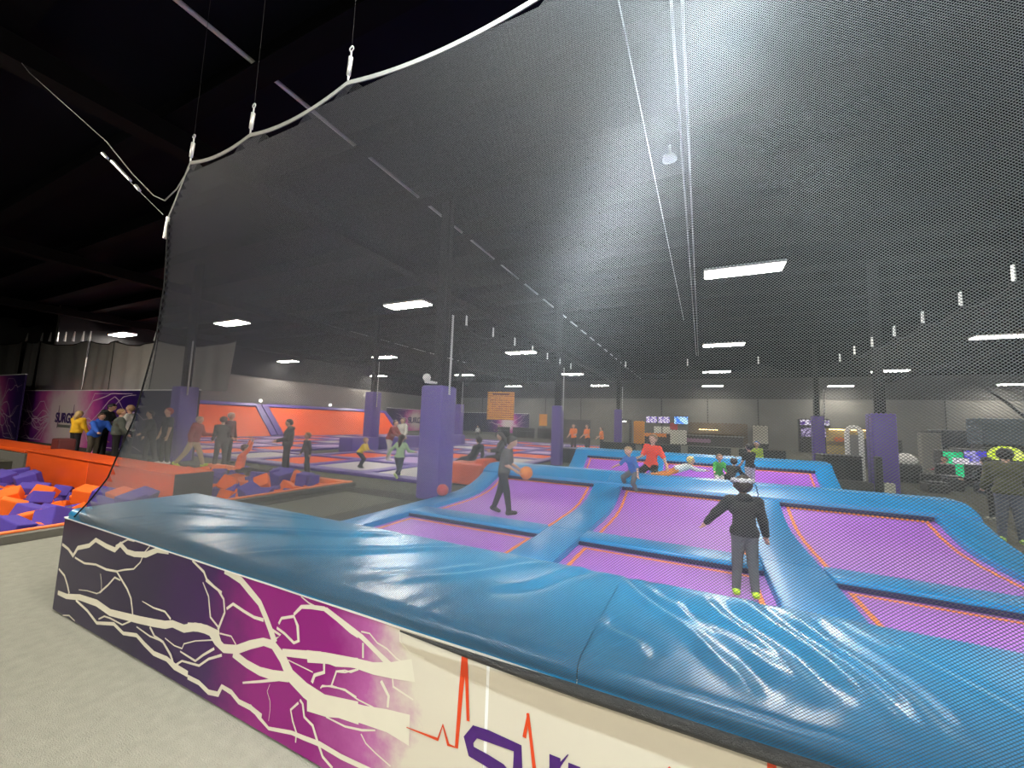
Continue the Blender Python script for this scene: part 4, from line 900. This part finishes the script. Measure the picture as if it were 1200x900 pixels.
# foreground child
person('child in black jacket and grey leggings bouncing with arms out, seen from behind', (.38, 4.75, .105), F(4), 1.12,
       dict(la=(8, 42, 14), ra=(4, 14, 12), lean=4, ll=(2, 3, 3), rl=(0, 3, 5), nod=4), top=(.010, .011, .013), legs=(.085, .095, .10), hair=(.025, .017, .012), shoes=(.45, .8, .03), h=.0125, head=1.0, band=(.55, .57, .6), hood=True, bulk=1.14, lift=.0)
# man with basketball
t, arms, J = person('boy in grey patterned T-shirt walking with an orange basketball on the left bed', (-3.36, 6.75, .045), F(-78), 1.42,
       dict(la=(8, 4, 52), ra=(6, 6, 56), lean=9, nod=22, ll=(-14, 3, 6), rl=(16, 3, 6), curl=.35), top=(.1, .1, .095), legs=(.018, .019, .026), hair=(.012, .009, .008), sleeve=.42, pattern='plaid', h=.015)
M = Matrix.Translation((-3.36, 6.75, .045)) @ Matrix.Rotation(F(-78), 4, 'Z')
mid = (arms[-1][2]+arms[1][2])/2+(arms[-1][3]+arms[1][3])*.06
bp = M @ Vector(mid)
basketball('basketball', bp+Vector((.06, 0, .02)), .12, BALLO, 'orange basketball held by the boy on the left purple bed')
# people by the foam pit
person('teenager in black hoodie standing by the foam pit, head turned down', (-11.0, 7.75, 0), F(150), 1.58, dict(la=(18, 4, 60), ra=(16, 6, 55), nod=14, lean=-4, ll=(6, 4, 4), rl=(-4, 4, 4), tilt=3), top=blk, legs=blk, hair=(.012, .01, .01), shoes=(.2, .4, .05), hood=True, bulk=1.1)
person('small child in dark grey outfit walking beside the teenager in black', (-10.35, 7.95, 0), F(165), 1.2, dict(la=(-6, 22, 12), ra=(4, 24, 10), lean=6, ll=(12, 5, 14), rl=(-10, 5, 6)), top=dkg, legs=(.035, .037, .04), hair=(.22, .15, .08), shoes=(.25, .25, .22))
person('kid in orange-red top and dark trousers climbing out of the foam cubes', (-11.0, 6.45, .06), F(-30), 1.3, dict(la=(150, 12, 18), ra=(140, 8, 25), lean=8, ll=(82, 14, 8), rl=(88, 8, 6), nod=10), top=(.85, .16, .06), legs=(.014, .015, .018), hair=(.05, .03, .02), shoes=blk, seat=.14)
person('person in red jacket and khaki trousers striding, with yellow-green shoes', (-14.6, 7.1, 0), F(-55), 1.62, dict(la=(20, 8, 70), ra=(-14, 8, 25), lean=8, nod=8, ll=(24, 3, 8), rl=(-24, 3, 12)), top=(.26, .02, .018), legs=(.42, .33, .2), hair=(.3, .25, .2), shoes=(.55, .75, .05), hood=True, bulk=1.12)
person('person in maroon coat and pale cap half hidden behind the red jacket', (-14.75, 8.2, 0), F(-60), 1.72, dict(ra=(10, 6, 30)), top=(.07, .012, .014), legs=(.012, .01, .012), cap=(.6, .55, .5), shoes=blk)
person('boy in black sweater facing left near the black end of the orange wall', (-13.75, 7.45, 0), F(70), 1.58, dict(la=(14, 6, 30), ra=(20, 6, 40), lean=2, nod=6, ll=(8, 3, 4), rl=(-10, 3, 6)), top=blk, legs=(.014, .014, .016), hair=(.05, .03, .02), shoes=(.1, .1, .1))
person('man in dark shirt with pale sleeves and a red cap behind the netting', (-15.9, 6.95, 0), F(180), 1.8, dict(la=(4, 10, 10), ra=(4, 10, 10), ll=(0, 6, 0), rl=(4, 5, 6)), top=(.016, .018, .024), legs=(.012, .012, .018), cap=(.3, .03, .02), sleeve=.35, shoes=(.6, .6, .55))
person('dark figure leaning behind the netting left of the man with the red cap', (-17.0, 7.0, 0), F(170), 1.7, dict(lean=10, la=(20, 20, 30), ll=(-6, 10, 2), rl=(10, 5, 6)), top=(.02, .018, .022), legs=(.02, .016, .02), hair=(.02, .015, .015), shoes=blk)
# group in front of the printed wall
person('child in bright yellow jacket with long blond hair by the printed wall', (-20.6, 6.25, 0), F(20), 1.6, dict(la=(10, 6, 20), ra=(10, 6, 20)), top=(.85, .5, .02), legs=(.015, .012, .016), hair=(.55, .38, .16), long_hair=True, shoes=blk, bulk=1.2)
person('tall adult in black hoodie looking down in the group by the printed wall', (-19.25, 6.5, 0), F(-50), 1.92, dict(nod=26, lean=8, la=(26, 6, 50), ra=(24, 6, 50)), top=(.010, .012, .012), legs=blk, hair=(.015, .012, .012), shoes=blk, hood=True, bulk=1.08)
person('kid in blue hoodie bending forward with arm held out by the printed wall', (-18.5, 6.05, 0), F(-78), 1.58, dict(lean=26, nod=-6, la=(40, 8, 10), ra=(48, 10, 12), ll=(-4, 4, 6), rl=(10, 4, 16)), top=(.03, .13, .62), legs=(.10, .085, .06), hair=(.07, .03, .015), shoes=(.03, .03, .03), hood=True, bulk=1.15)
person('person in white shirt standing behind the kid in blue', (-18.55, 6.95, 0), F(130), 1.86, dict(ra=(20, 8, 30)), top=(.75, .72, .66), legs=(.05, .05, .06), hair=(.4, .25, .14), shoes=blk)
person('boy in grey-green fleece with his back turned, right end of the group', (-17.45, 6.25, 0), F(-15), 1.72, dict(la=(-6, 16, 18), ra=(10, 14, 26), lean=4), top=(.085, .10, .085), legs=(.010, .010, .010), hair=(.28, .17, .08), shoes=blk, bulk=1.15)
person('small child in pink crouching behind the kid in blue', (-19.9, 6.5, 0), F(-60), 1.05, dict(lean=24, ll=(50, 8, 70), rl=(50, 8, 70), la=(30, 6, 40), ra=(30, 6, 40)), top=(.75, .22, .55), legs=(.75, .25, .6), hair=(.1, .06, .03), shoes=(.4, .1, .3))
# on the left field
person('child in yellow shirt crouching to jump on the left field', (-10.3, 9.85, .05), F(-70), 1.08, dict(lean=34, la=(20, 8, 50), ra=(30, 8, 60), ll=(38, 5, 66), rl=(44, 5, 70), nod=-14), top=(.85, .62, .03), legs=(.03, .045, .05), hair=(.4, .26, .12), shoes=(.03, .035, .04), sleeve=.6)
person('person in dark red top and pale jeans leaning forward on the left field', (-11.2, 12.2, .05), F(-75), 1.62, dict(lean=22, la=(30, 8, 30), ra=(34, 8, 40), ll=(-6, 4, 4), rl=(14, 4, 14), nod=0), top=(.2, .02, .018), legs=(.55, .56, .55), hair=(.06, .03, .02), shoes=(.6, .6, .6), bulk=1.1)
person('person in pale grey hoodie and blue jeans on the left field', (-11.5, 13.3, .05), F(178), 1.68, dict(la=(10, 12, 40), ra=(8, 12, 40)), top=(.42, .42, .38), legs=(.14, .17, .24), hair=(.2, .13, .09), shoes=(.2, .2, .2), hood=True, bulk=1.12)
person('person with long brown hair in a dark vest behind the running girl', (-10.7, 13.9, .05), F(30), 1.55, dict(la=(20, 12, 30), ra=(12, 12, 20)), top=(.05, .03, .025), legs=(.03, .03, .04), hair=(.12, .055, .03), long_hair=True, shoes=(.3, .3, .3))
person('girl in pale green top with long dark hair running across the dark carpet', (-7.85, 9.0, 0), F(14), 1.32, dict(lean=10, la=(-10, 44, 24), ra=(20, 26, 60), ll=(30, 5, 6), rl=(-22, 6, 44)), top=(.42, .62, .36), legs=(.03, .045, .075), hair=(.03, .016, .012), long_hair=True, shoes=(.6, .75, .3))
person('person in dark hoodie lounging on the orange soft block, left one', (-6.0, 9.95, 0), F(75), 1.4, dict(lean=-38, la=(10, 14, 30), ra=(0, 14, 30), ll=(80, 8, 20), rl=(84, 6, 24), nod=26), top=(.014, .014, .015), legs=(.02, .02, .022), hair=(.015, .012, .01), shoes=blk, seat=.62, hood=True)
person('person in dark olive hoodie seated on the orange soft block, right one', (-5.25, 10.2, 0), F(120), 1.42, dict(lean=-8, la=(24, 10, 60), ra=(24, 10, 60), ll=(84, 10, 60), rl=(84, 8, 60), nod=20), top=(.03, .032, .026), legs=(.018, .018, .02), hair=(.04, .025, .015), shoes=blk, seat=.66, hood=True, long_hair=True)
person('distant person in white top standing by the back mural', (-25.6, 38.5, 0), F(180), 1.95, dict(la=(10, 14, 40)), top=(.5, .5, .55), legs=(.05, .05, .07), hair=(.05, .04, .03), shoes=blk, h=.03)
person('distant seated person in dark clothes below the orange sign', (-20.4, 39.5, 0), F(170), 1.7, dict(ll=(80, 8, 80), rl=(80, 8, 80), la=(30, 10, 50), ra=(30, 10, 50), lean=10), top=(.02, .02, .022), legs=(.02, .02, .022), hair=(.03, .02, .02), shoes=blk, seat=.5, h=.03)
person('distant person in pale shirt sitting left of the orange sign', (-22.6, 38.5, 0), F(200), 1.5, dict(ll=(70, 8, 90), rl=(80, 8, 80), la=(40, 20, 30), lean=12), top=(.6, .6, .6), legs=(.05, .05, .06), hair=(.05, .03, .02), shoes=blk, seat=.4, h=.03)
# second court and ridge
person('man in bright red T-shirt half kneeling on the blue ridge', (-1.12, 10.25, 0), F(168), 1.55, dict(lean=4, la=(10, 30, 20), ra=(30, 12, 50), ll=(70, 20, 78), rl=(62, 24, 90), tilt=-7, nod=4, turn=14), top=(.85, .06, .03), legs=(.012, .013, .015), hair=(.2, .12, .06), sleeve=.4, shoes=(.05, .05, .05), seat=.72, h=.016)
person('kid in blue vest and grey sleeves jumping down from the blue ridge', (-1.36, 9.15, .22), F(150), 1.12, dict(lean=24, la=(-6, 22, 20), ra=(40, 16, 30), ll=(36, 10, 64), rl=(64, 10, 96), nod=8), top=(.04, .15, .46), legs=(.12, .13, .14), hair=(.42, .28, .12), sleeve=.55, shoes=(.1, .1, .1), h=.015)
person('blond child in pale top lying on the blue ridge beside the man in red', (-.55, 9.95, .64), F(-80), 1.05, dict(lean=72, la=(60, 20, 30), ra=(70, 16, 20), ll=(-70, 8, 10), rl=(-62, 8, 30), nod=-30), top=(.62, .68, .66), legs=(.75, .25, .06), hair=(.62, .48, .18), shoes=(.8, .3, .1), seat=.09, h=.016)
person('kid in green shirt crouching behind the blue ridge', (.42, 12.6, .05), F(190), 1.15, dict(lean=14, ll=(60, 10, 90), rl=(60, 10, 90), la=(30, 12, 30), ra=(40, 12, 30)), top=(.06, .42, .07), legs=(.5, .5, .5), hair=(.16, .09, .05), shoes=blk, seat=.36)
person('kid in black clothes bent over beside the kid in green', (.66, 12.2, .05), F(-30), 1.15, dict(lean=36, ll=(50, 10, 90), rl=(50, 10, 90), la=(40, 12, 30), ra=(40, 12, 30)), top=blk, legs=blk, hair=(.03, .022, .02), shoes=(.6, .6, .6), seat=.34, bulk=1.15)
person('kid in black T-shirt with bare arms standing behind the ridge', (1.2, 12.9, .05), F(30), 1.28, dict(ra=(20, 10, 70), la=(10, 10, 30)), top=(.012, .012, .014), legs=(.4, .42, .45), hair=(.02, .016, .014), sleeve=.35, shoes=(.5, .5, .5))
person('person with a blue beanie and yellow-green scarf beyond the far blue pads', (1.75, 16.4, 0), F(160), 1.32, dict(), top=(.35, .5, .05), legs=(.02, .02, .03), cap=(.03, .16, .55), shoes=blk)
# staff and far right
for k, (x, y, H, w) in enumerate(((-7.3, 24.4, 1.72, 'left'), (-6.55, 24.9, 1.72, 'middle'), (-5.75, 25.4, 1.6, 'right'))):
    person('staff member in orange T-shirt beyond the court, %s of three' % w, (x, y, 0), F(170-25*k), H, dict(la=(20, 10, 60), ra=(10, 12, 40)), top=(.9, .22, .04), legs=(.02, .02, .025), hair=(.05, .035, .03), sleeve=.4, shoes=blk, h=.025)
person('adult in olive jacket and blue-grey jeans standing at the right edge with back turned', (4.75, 9.95, 0), F(-20), 1.55, dict(la=(10, 10, 40), ra=(20, 10, 60), lean=6, nod=10), top=(.085, .085, .035), legs=(.09, .10, .13), hair=(.02, .016, .014), shoes=(.45, .65, .15), bulk=1.22)
person('adult in black coat standing beside the olive jacket at the right', (5.7, 12.4, 0), F(30), 1.3, dict(la=(20, 10, 60), ra=(20, 10, 60), lean=12), top=(.012, .012, .012), legs=(.03, .03, .03), hair=(.02, .016, .014), shoes=(.3, .3, .25), bulk=1.2)
person('child in pink and grey sitting by the games at the right', (7.6, 19.0, 0), F(120), 1.25, dict(ll=(80, 8, 80), rl=(80, 8, 80), la=(40, 10, 40), ra=(40, 10, 40)), top=(.35, .08, .12), legs=(.05, .05, .06), hair=(.02, .016, .014), shoes=blk, seat=.36)

# ------------------------------------------------------------------ far background: counter, screens, games
def boxthing(name, label, cat, loc, parts, group=None, rz=0):
    t = empty(name, loc, label, cat, group, rz)
    for pn, b, m, r in parts:
        MB().rbox(*b, r, 2).build(pn, m, t) if r else MB().box(*b).build(pn, m, t)
    return t
GREYM = mat('grey_metal', (.2, .2, .19), .5); DKM = mat('dark_metal', (.03, .03, .03), .5)
for k, (x, w) in enumerate(((-5.05, 'left'), (-3.75, 'right'))):
    boxthing('menu_screen', 'purple and white lit menu screen over the counter, %s one' % w, 'screen', (x, 46.86, 2.15),
             [('case', (-.62, .62, 0, .12, 0, .78), DKM, .02), ('lit_panel', (-.58, .58, -.012, 0, .04, .74), screen('menu_lit_%d' % k, (.9, .8, 1), (.12, .04, .5), 1.3, 6), 0)])
boxthing('menu_screen', 'bright blue lit screen over the counter', 'screen', (-2.0, 46.86, 2.1), [('case', (-.72, .72, 0, .12, 0, .9), DKM, .02), ('lit_panel', (-.68, .68, -.012, 0, .05, .85), screen('menu_blue', (.5, .8, 1), (.02, .2, .9), 1.8, 2), 0)])
boxthing('padded_board', 'tall orange padded board at the back left of the counter', 'board', (-5.45, 40, 0), [('orange_face', (-.5, .5, -.1, .1, .05, 2.25), BRICK_O, .05), ('foot', (-.4, .4, -.2, .2, 0, .06), DKM, 0)])
boxthing('mirror_cabinet', 'tall dark-framed glass cabinet left of the orange board', 'cabinet', (-6.6, 38, 0),
         [('frame', (-.72, .72, 0, .5, 0, 2.35), DKM, .04), ('glass_door', (-.52, .52, -.02, 0, .12, 2.05), mat('grey_glass', (.16, .16, .13), .15), 0), ('top_lamp', (-.3, .3, -.03, 0, 2.1, 2.22), emit('lit_strip', (1, .97, .85), 5), 0)])
ct = boxthing('service_counter', 'long service counter with an orange stripe below the menu screens', 'counter', (-3.2, 44.2, 0),
         [('counter_body', (-2.4, 6.8, 0, .8, 0, 1.0), mat('counter_dark', (.06, .05, .05), .5), .03), ('orange_fascia', (-2.3, -.1, -.06, 0, .72, 1.08), mat('orange_fascia', (.95, .3, .05), .4), 0), ('worktop', (-2.5, 6.9, -.05, .85, 1.0, 1.06), GREYM, .01), ('purple_fascia', (.4, 4.0, -.06, 0, .35, .72), mat('mauve_fascia', (.3, .16, .26), .5), 0)])
for k, (x, c, z) in enumerate(((-4.4, (.75, .72, .62), 1.06), (-3.5, (.7, .7, .6), 1.06), (-2.75, (.45, .05, .05), 1.5), (-2.5, (.7, .72, .6), .0), (-1.75, (.68, .7, .62), .0))):
    boxthing(['price_board', 'price_board', 'drink_fridge', 'display_stand', 'display_stand'][k], ['pale price board behind the counter, left one', 'pale price board behind the counter, right one', 'red drinks fridge panel beside the price boards', 'lit white display stand in front of the counter, left one', 'lit white display stand in front of the counter, right one'][k], ['board', 'board', 'fridge', 'stand', 'stand'][k],
             (x, 46.91 if k < 3 else 43.6, z), [('face', (-.4, .4, 0, .08, 0, .75 if k < 3 else 1.5), mat('board_%d' % k, c, .5, .5, 9), .02), ('foot_rail', (-.42, .42, -.02, .12, -.04, .0) if k < 3 else (-.42, .42, -.1, .2, 0, .08), DKM, 0)])
WARM = emit('warm_lamp', (1, .72, .3), 14)
boxthing('back_alcove', 'dim brown alcove with a warm shelf light right of the counter', 'alcove', (1.3, 46, 0), [('back_panel', (-2.6, 2.9, .5, .6, 0, 2.35), mat('alcove_brown', (.10, .075, .05), .6, .4, 3), 0), ('shelf', (-2.2, 2.2, .1, .5, 1.2, 1.28), mat('shelf_wood', (.16, .11, .06), .5), 0), ('shelf_light', (-1.6, .2, .3, .34, 1.62, 1.66), WARM, 0)])
boxthing('notice_panel', 'pale blank panel on the back wall above the far right blue pads', 'panel', (5.0, 44, 0), [('leg', (-.6, .6, .0, .05, 0, .5), DKM, 0), ('face', (-.62, .62, 0, .05, .5, 2.2), mat('pale_panel', (.5, .48, .42), .6), .01), ('back_frame', (-.66, .66, .05, .12, .3, 2.25), DKM, 0)])
for k, (x, w) in enumerate(((8.2, 'left of'), (9.35, 'right of'))):
    boxthing('arcade_cabinet', 'arcade cabinet with purple and white lights %s the far right padded column' % w, 'arcade game', (x, 42, 0),
             [('cabinet', (-.5, .5, 0, .8, 0, 2.9), DKM, .04), ('lit_marquee', (-.45, .45, -.02, 0, 2.35, 2.8), screen('marquee_%d' % k, (.9, .85, 1), (.1, .03, .3), 1.2, 5), 0), ('lit_screen', (-.4, .4, -.02, 0, 1.35, 2.1), screen('arc_scr_%d' % k, (.6, .5, .8), (.06, .02, .14), 1.0, 6), 0), ('control_shelf', (-.5, .5, -.3, 0, .95, 1.05), DKM, .02)])
boxthing('prize_shop', 'warm-lit prize shop wall behind the black padded box', 'shop front', (10.6, 40.5, 0),
         [('back_wall', (-1.4, 1.2, 0, .1, 0, 2.1), mat('shop_ochre', (.34, .26, .10), .7, .4, 2), 0), ('shelf', (-1.3, 1.1, -.35, 0, 1.0, 1.06), mat('shelf_wood', (.16, .11, .06), .5), 0), ('orange_boxes', (-.9, -.1, -.3, 0, 1.06, 1.4), mat('prize_orange', (.6, .16, .04), .6), 0), ('shelf_light', (-1.2, 1.1, -.1, -.06, 2.0, 2.05), WARM, 0)])
# white rounded doorway frame
af = empty('archway_frame', (4.6, 17.3, 0), 'white round-topped frame standing left of the right purple column', 'frame')
pts = [(-.1, 0, .0), (-.1, 0, 1.75)]+[(-.1+.19*(1-math.cos(a)), 0, 1.75+.22*math.sin(a)) for a in [k*PI_/8 for k in range(1, 8)]]+[(.28, 0, 1.75), (.28, 0, .0)]
MB().tube(pts, .075, 10).build('frame_tube', WHITE, af, smooth=True); MB().box(-.2, .4, -.25, .25, 0, .05).build('base_plate', GREYM, af); MB().box(-.03, .2, -.02, .0, .45, 1.7).build('grey_infill', GREYM, af)
boxthing('equipment_box', 'black padded equipment box beyond the far right end of the second court', 'box', (3.5, 15.9, 0), [('padding', (0, 1.0, 0, 1.0, .02, .98), BLACKV, .06), ('lid', (-.01, 1.01, -.01, 1.01, .98, 1.04), DKM, .02), ('lower_mat', (-.3, 1.1, -.5, -.02, 0, .3), mat('dark_mat', (.05, .05, .048), .8), .05)])
boxthing('tall_equipment_post', 'black post with a strap at the right end of the equipment box', 'post', (4.62, 15.2, 0), [('post', (-.05, .1, -.1, .1, 0, 1.1), BLACKV, .02), ('pale_foot', (.12, .36, -.1, .12, 0, .36), mat('pale_speckle', (.45, .45, .38), .7, .5, 30), .03)])
# games at the right
boxthing('grey_column', 'plain grey wall pier between the games at the right', 'pier', (9.2, 24, 0), [('pier_face', (-.32, .32, 0, .4, 0, 1.9), mat('pier_grey', (.26, .25, .22), .8), .01), ('cap', (-.35, .35, -.03, .43, 1.9, 1.95), DKM, 0)])
boxthing('kiosk_canopy', 'dark canopy over the colourful game screens at the right', 'canopy', (10.4, 24, 0), [('fascia', (-.85, 2.4, 0, 1.2, 1.35, 2.05), mat('slate_fascia', (.05, .055, .065), .6), .03), ('underside', (-.8, 2.35, .02, 1.15, 1.30, 1.35), DKM, 0), ('support', (-.8, -.65, .1, .3, 0, 1.3), DKM, 0), ('support', (2.1, 2.25, .1, .3, 0, 1.3), DKM, 0)])
boxthing('slate_cabin', 'slate blue box wall above the yellow game at the right edge', 'cabin', (9.95, 21.2, 0), [('cabin_wall', (-.4, 1.6, 0, 1.0, 1.5, 2.5), mat('slate_blue', (.10, .13, .16), .7), .03), ('legs', (-.35, 1.5, .1, .9, 0, 1.5), DKM, 0)])
def game(name, label, loc, w, z0, z1, c1, c2, st, extra=()):
    return boxthing(name, label, 'arcade game', loc, [('cabinet', (-w/2-.04, w/2+.04, .02, .6, 0, z1+.06), DKM, .03), ('lit_screen', (-w/2, w/2, 0, .02, z0, z1), screen(name+'_%s' % int(loc[0]*100), c1, c2, st, 5), 0)]+list(extra))
gg = game('arcade_game', 'arcade game with a green lit frame at the right', (8.22, 20, 0), .52, .28, 1.2, (.0, .55, .2), (.02, .75, .3), 1.3, [('white_lit_centre', (-.02, .4, -.02, 0, .78, 1.0), screen('wht', (.9, .85, .9), (.35, .3, .4), 1.2, 14), 0)])
game('arcade_game', 'arcade game with a deep blue lit screen between green and yellow ones', (8.82, 20.05, 0), .56, .82, 1.27, (.1, .08, .8), (.55, .5, .95), 1.0, [('lit_ledge', (-.3, .3, -.02, 0, .78, .88), screen('wht2', (.9, .85, .9), (.4, .35, .6), 1.1, 14), 0)])
yg = empty('arcade_game', (9.62, 20, 0), 'big round-topped yellow-green lit game at the right edge', 'arcade game')
m = MB(); pts = [(.44*math.cos(a), .44*math.sin(a)) for a in [PI_*k/14 for k in range(15)]]
for i in range(14):
    (a, b), (c, d) = pts[i], pts[i+1]; m.add([(a, 0, 1.0+b*1.1), (c, 0, 1.0+d*1.1), (c*.55, 0, 1.0+d*.55), (a*.55, 0, 1.0+b*.55), (a, .3, 1.0+b*1.1), (c, .3, 1.0+d*1.1), (c*.55, .3, 1.0+d*.55), (a*.55, .3, 1.0+b*.55)], [(0, 1, 2, 3), (7, 6, 5, 4), (0, 4, 5, 1), (3, 2, 6, 7)])
m.build('lit_arch', screen('yel', (.55, .75, .02), (.8, .9, .2), 1.4, 8), yg); MB().box(-.42, .42, .32, .7, 0, 1.4).build('cabinet', DKM, yg); MB().rbox(-.44, .44, -.1, .3, 0, .95, .04, 2).build('console', DKM, yg)
bt = empty('white_canopy_toy', (6.9, 20, 0), 'white domed cover on a dark kiddie ride beside the right purple column', 'ride')
MB().ball((0, 0, .82), (.36, .3, .26), 16, 10).build('dome', WHITE, bt, smooth=True); MB().rbox(-.4, .4, -.3, .3, .1, .7, .1, 3).build('ride_body', BLACKV, bt); MB().box(-.3, .3, -.2, .2, 0, .1).build('base_plate', DKM, bt)
for k, (x, y, w, hh, lab) in enumerate(((7.35, 18.2, .5, .85, 'left, beside the white dome'), (8.2, 18.0, .55, .7, 'middle, below the green screen'), (6.6, 17.2, .5, .55, 'front, right of the purple column'))):
    boxthing('game_seat', 'black game seat cabinet at the right, %s' % lab, 'seat', (x, y, 0), [('seat_base', (-w/2, w/2, -.3, .3, 0, hh*.5), DKM, .04), ('seat_back', (-w/2, w/2, .15, .3, hh*.5, hh), BLACKV, .05), ('seat_cushion', (-w/2+.03, w/2-.03, -.28, .14, hh*.5, hh*.5+.07), BLACKV, .03)], 'black game seats')
MB().tube([(6.45, 14, 3.0), (6.85, 14, 2.55), (7.4, 14.2, 2.0)], .035, 8).build('support_arm', DKM, None, 'dark slanting metal arm at the upper right edge above the games', 'arm')
boxthing('lit_sign', 'small glowing orange sign on the dark wall right of the padded column', 'sign', (7.8, 26, 0), [('sign_face', (-.25, .25, -.03, 0, 1.55, 1.72), emit('orange_glow', (1, .25, .1), 2), 0), ('post_board', (-.9, 1.1, 0, .08, 0, 1.5), DKM, 0)])
boxthing('dark_partition', 'dark partition wall behind the staff in orange', 'partition', (-10.9, 36, 0), [('panel', (-1.8, 1.7, 0, .1, 0, 2.1), mat('dark_panel', (.05, .052, .055), .7), .01), ('top_rail', (-1.85, 1.75, -.02, .12, 2.1, 2.16), DKM, 0)])
boxthing('orange_round_sign', 'small orange notice on the back wall left of the dark partition', 'sign', (-15.4, 40, 0), [('sign_face', (-.45, .45, 0, .04, 1.45, 2.7), BRICK_O, .1), ('post', (-.04, .04, .04, .1, 0, 2.6), DKM, 0)])
for k in range(6):
    boxthing('lounge_table', 'dark table and seat cluster at the back below the orange sign, number %d from left' % (k+1), 'table', (-20.8+k*1.55, 41+.5*(k % 2), 0), [('table_top', (-.6, .6, -.4, .4, .72, .77), DKM, .02), ('table_foot', (-.06, .06, -.06, .06, 0, .72), DKM, 0), ('bench_back', (-.7, .7, .55, .65, 0, 1.15), BLACKV, .03)], 'dark tables at the back')
for k in range(4):
    boxthing('waiting_bench', 'black low bench along the far side of the courts, number %d from left' % (k+1), 'bench', (-3.9+k*2.1, 20.5, 0), [('bench_seat', (-.9, .9, -.3, .3, .36, .46), BLACKV, .03), ('bench_back', (-.9, .9, .25, .35, .46, .9), BLACKV, .03), ('bench_leg', (-.8, -.7, -.25, .25, 0, .36), DKM, 0), ('bench_leg', (.7, .8, -.25, .25, 0, .36), DKM, 0)], 'black benches beyond the courts')
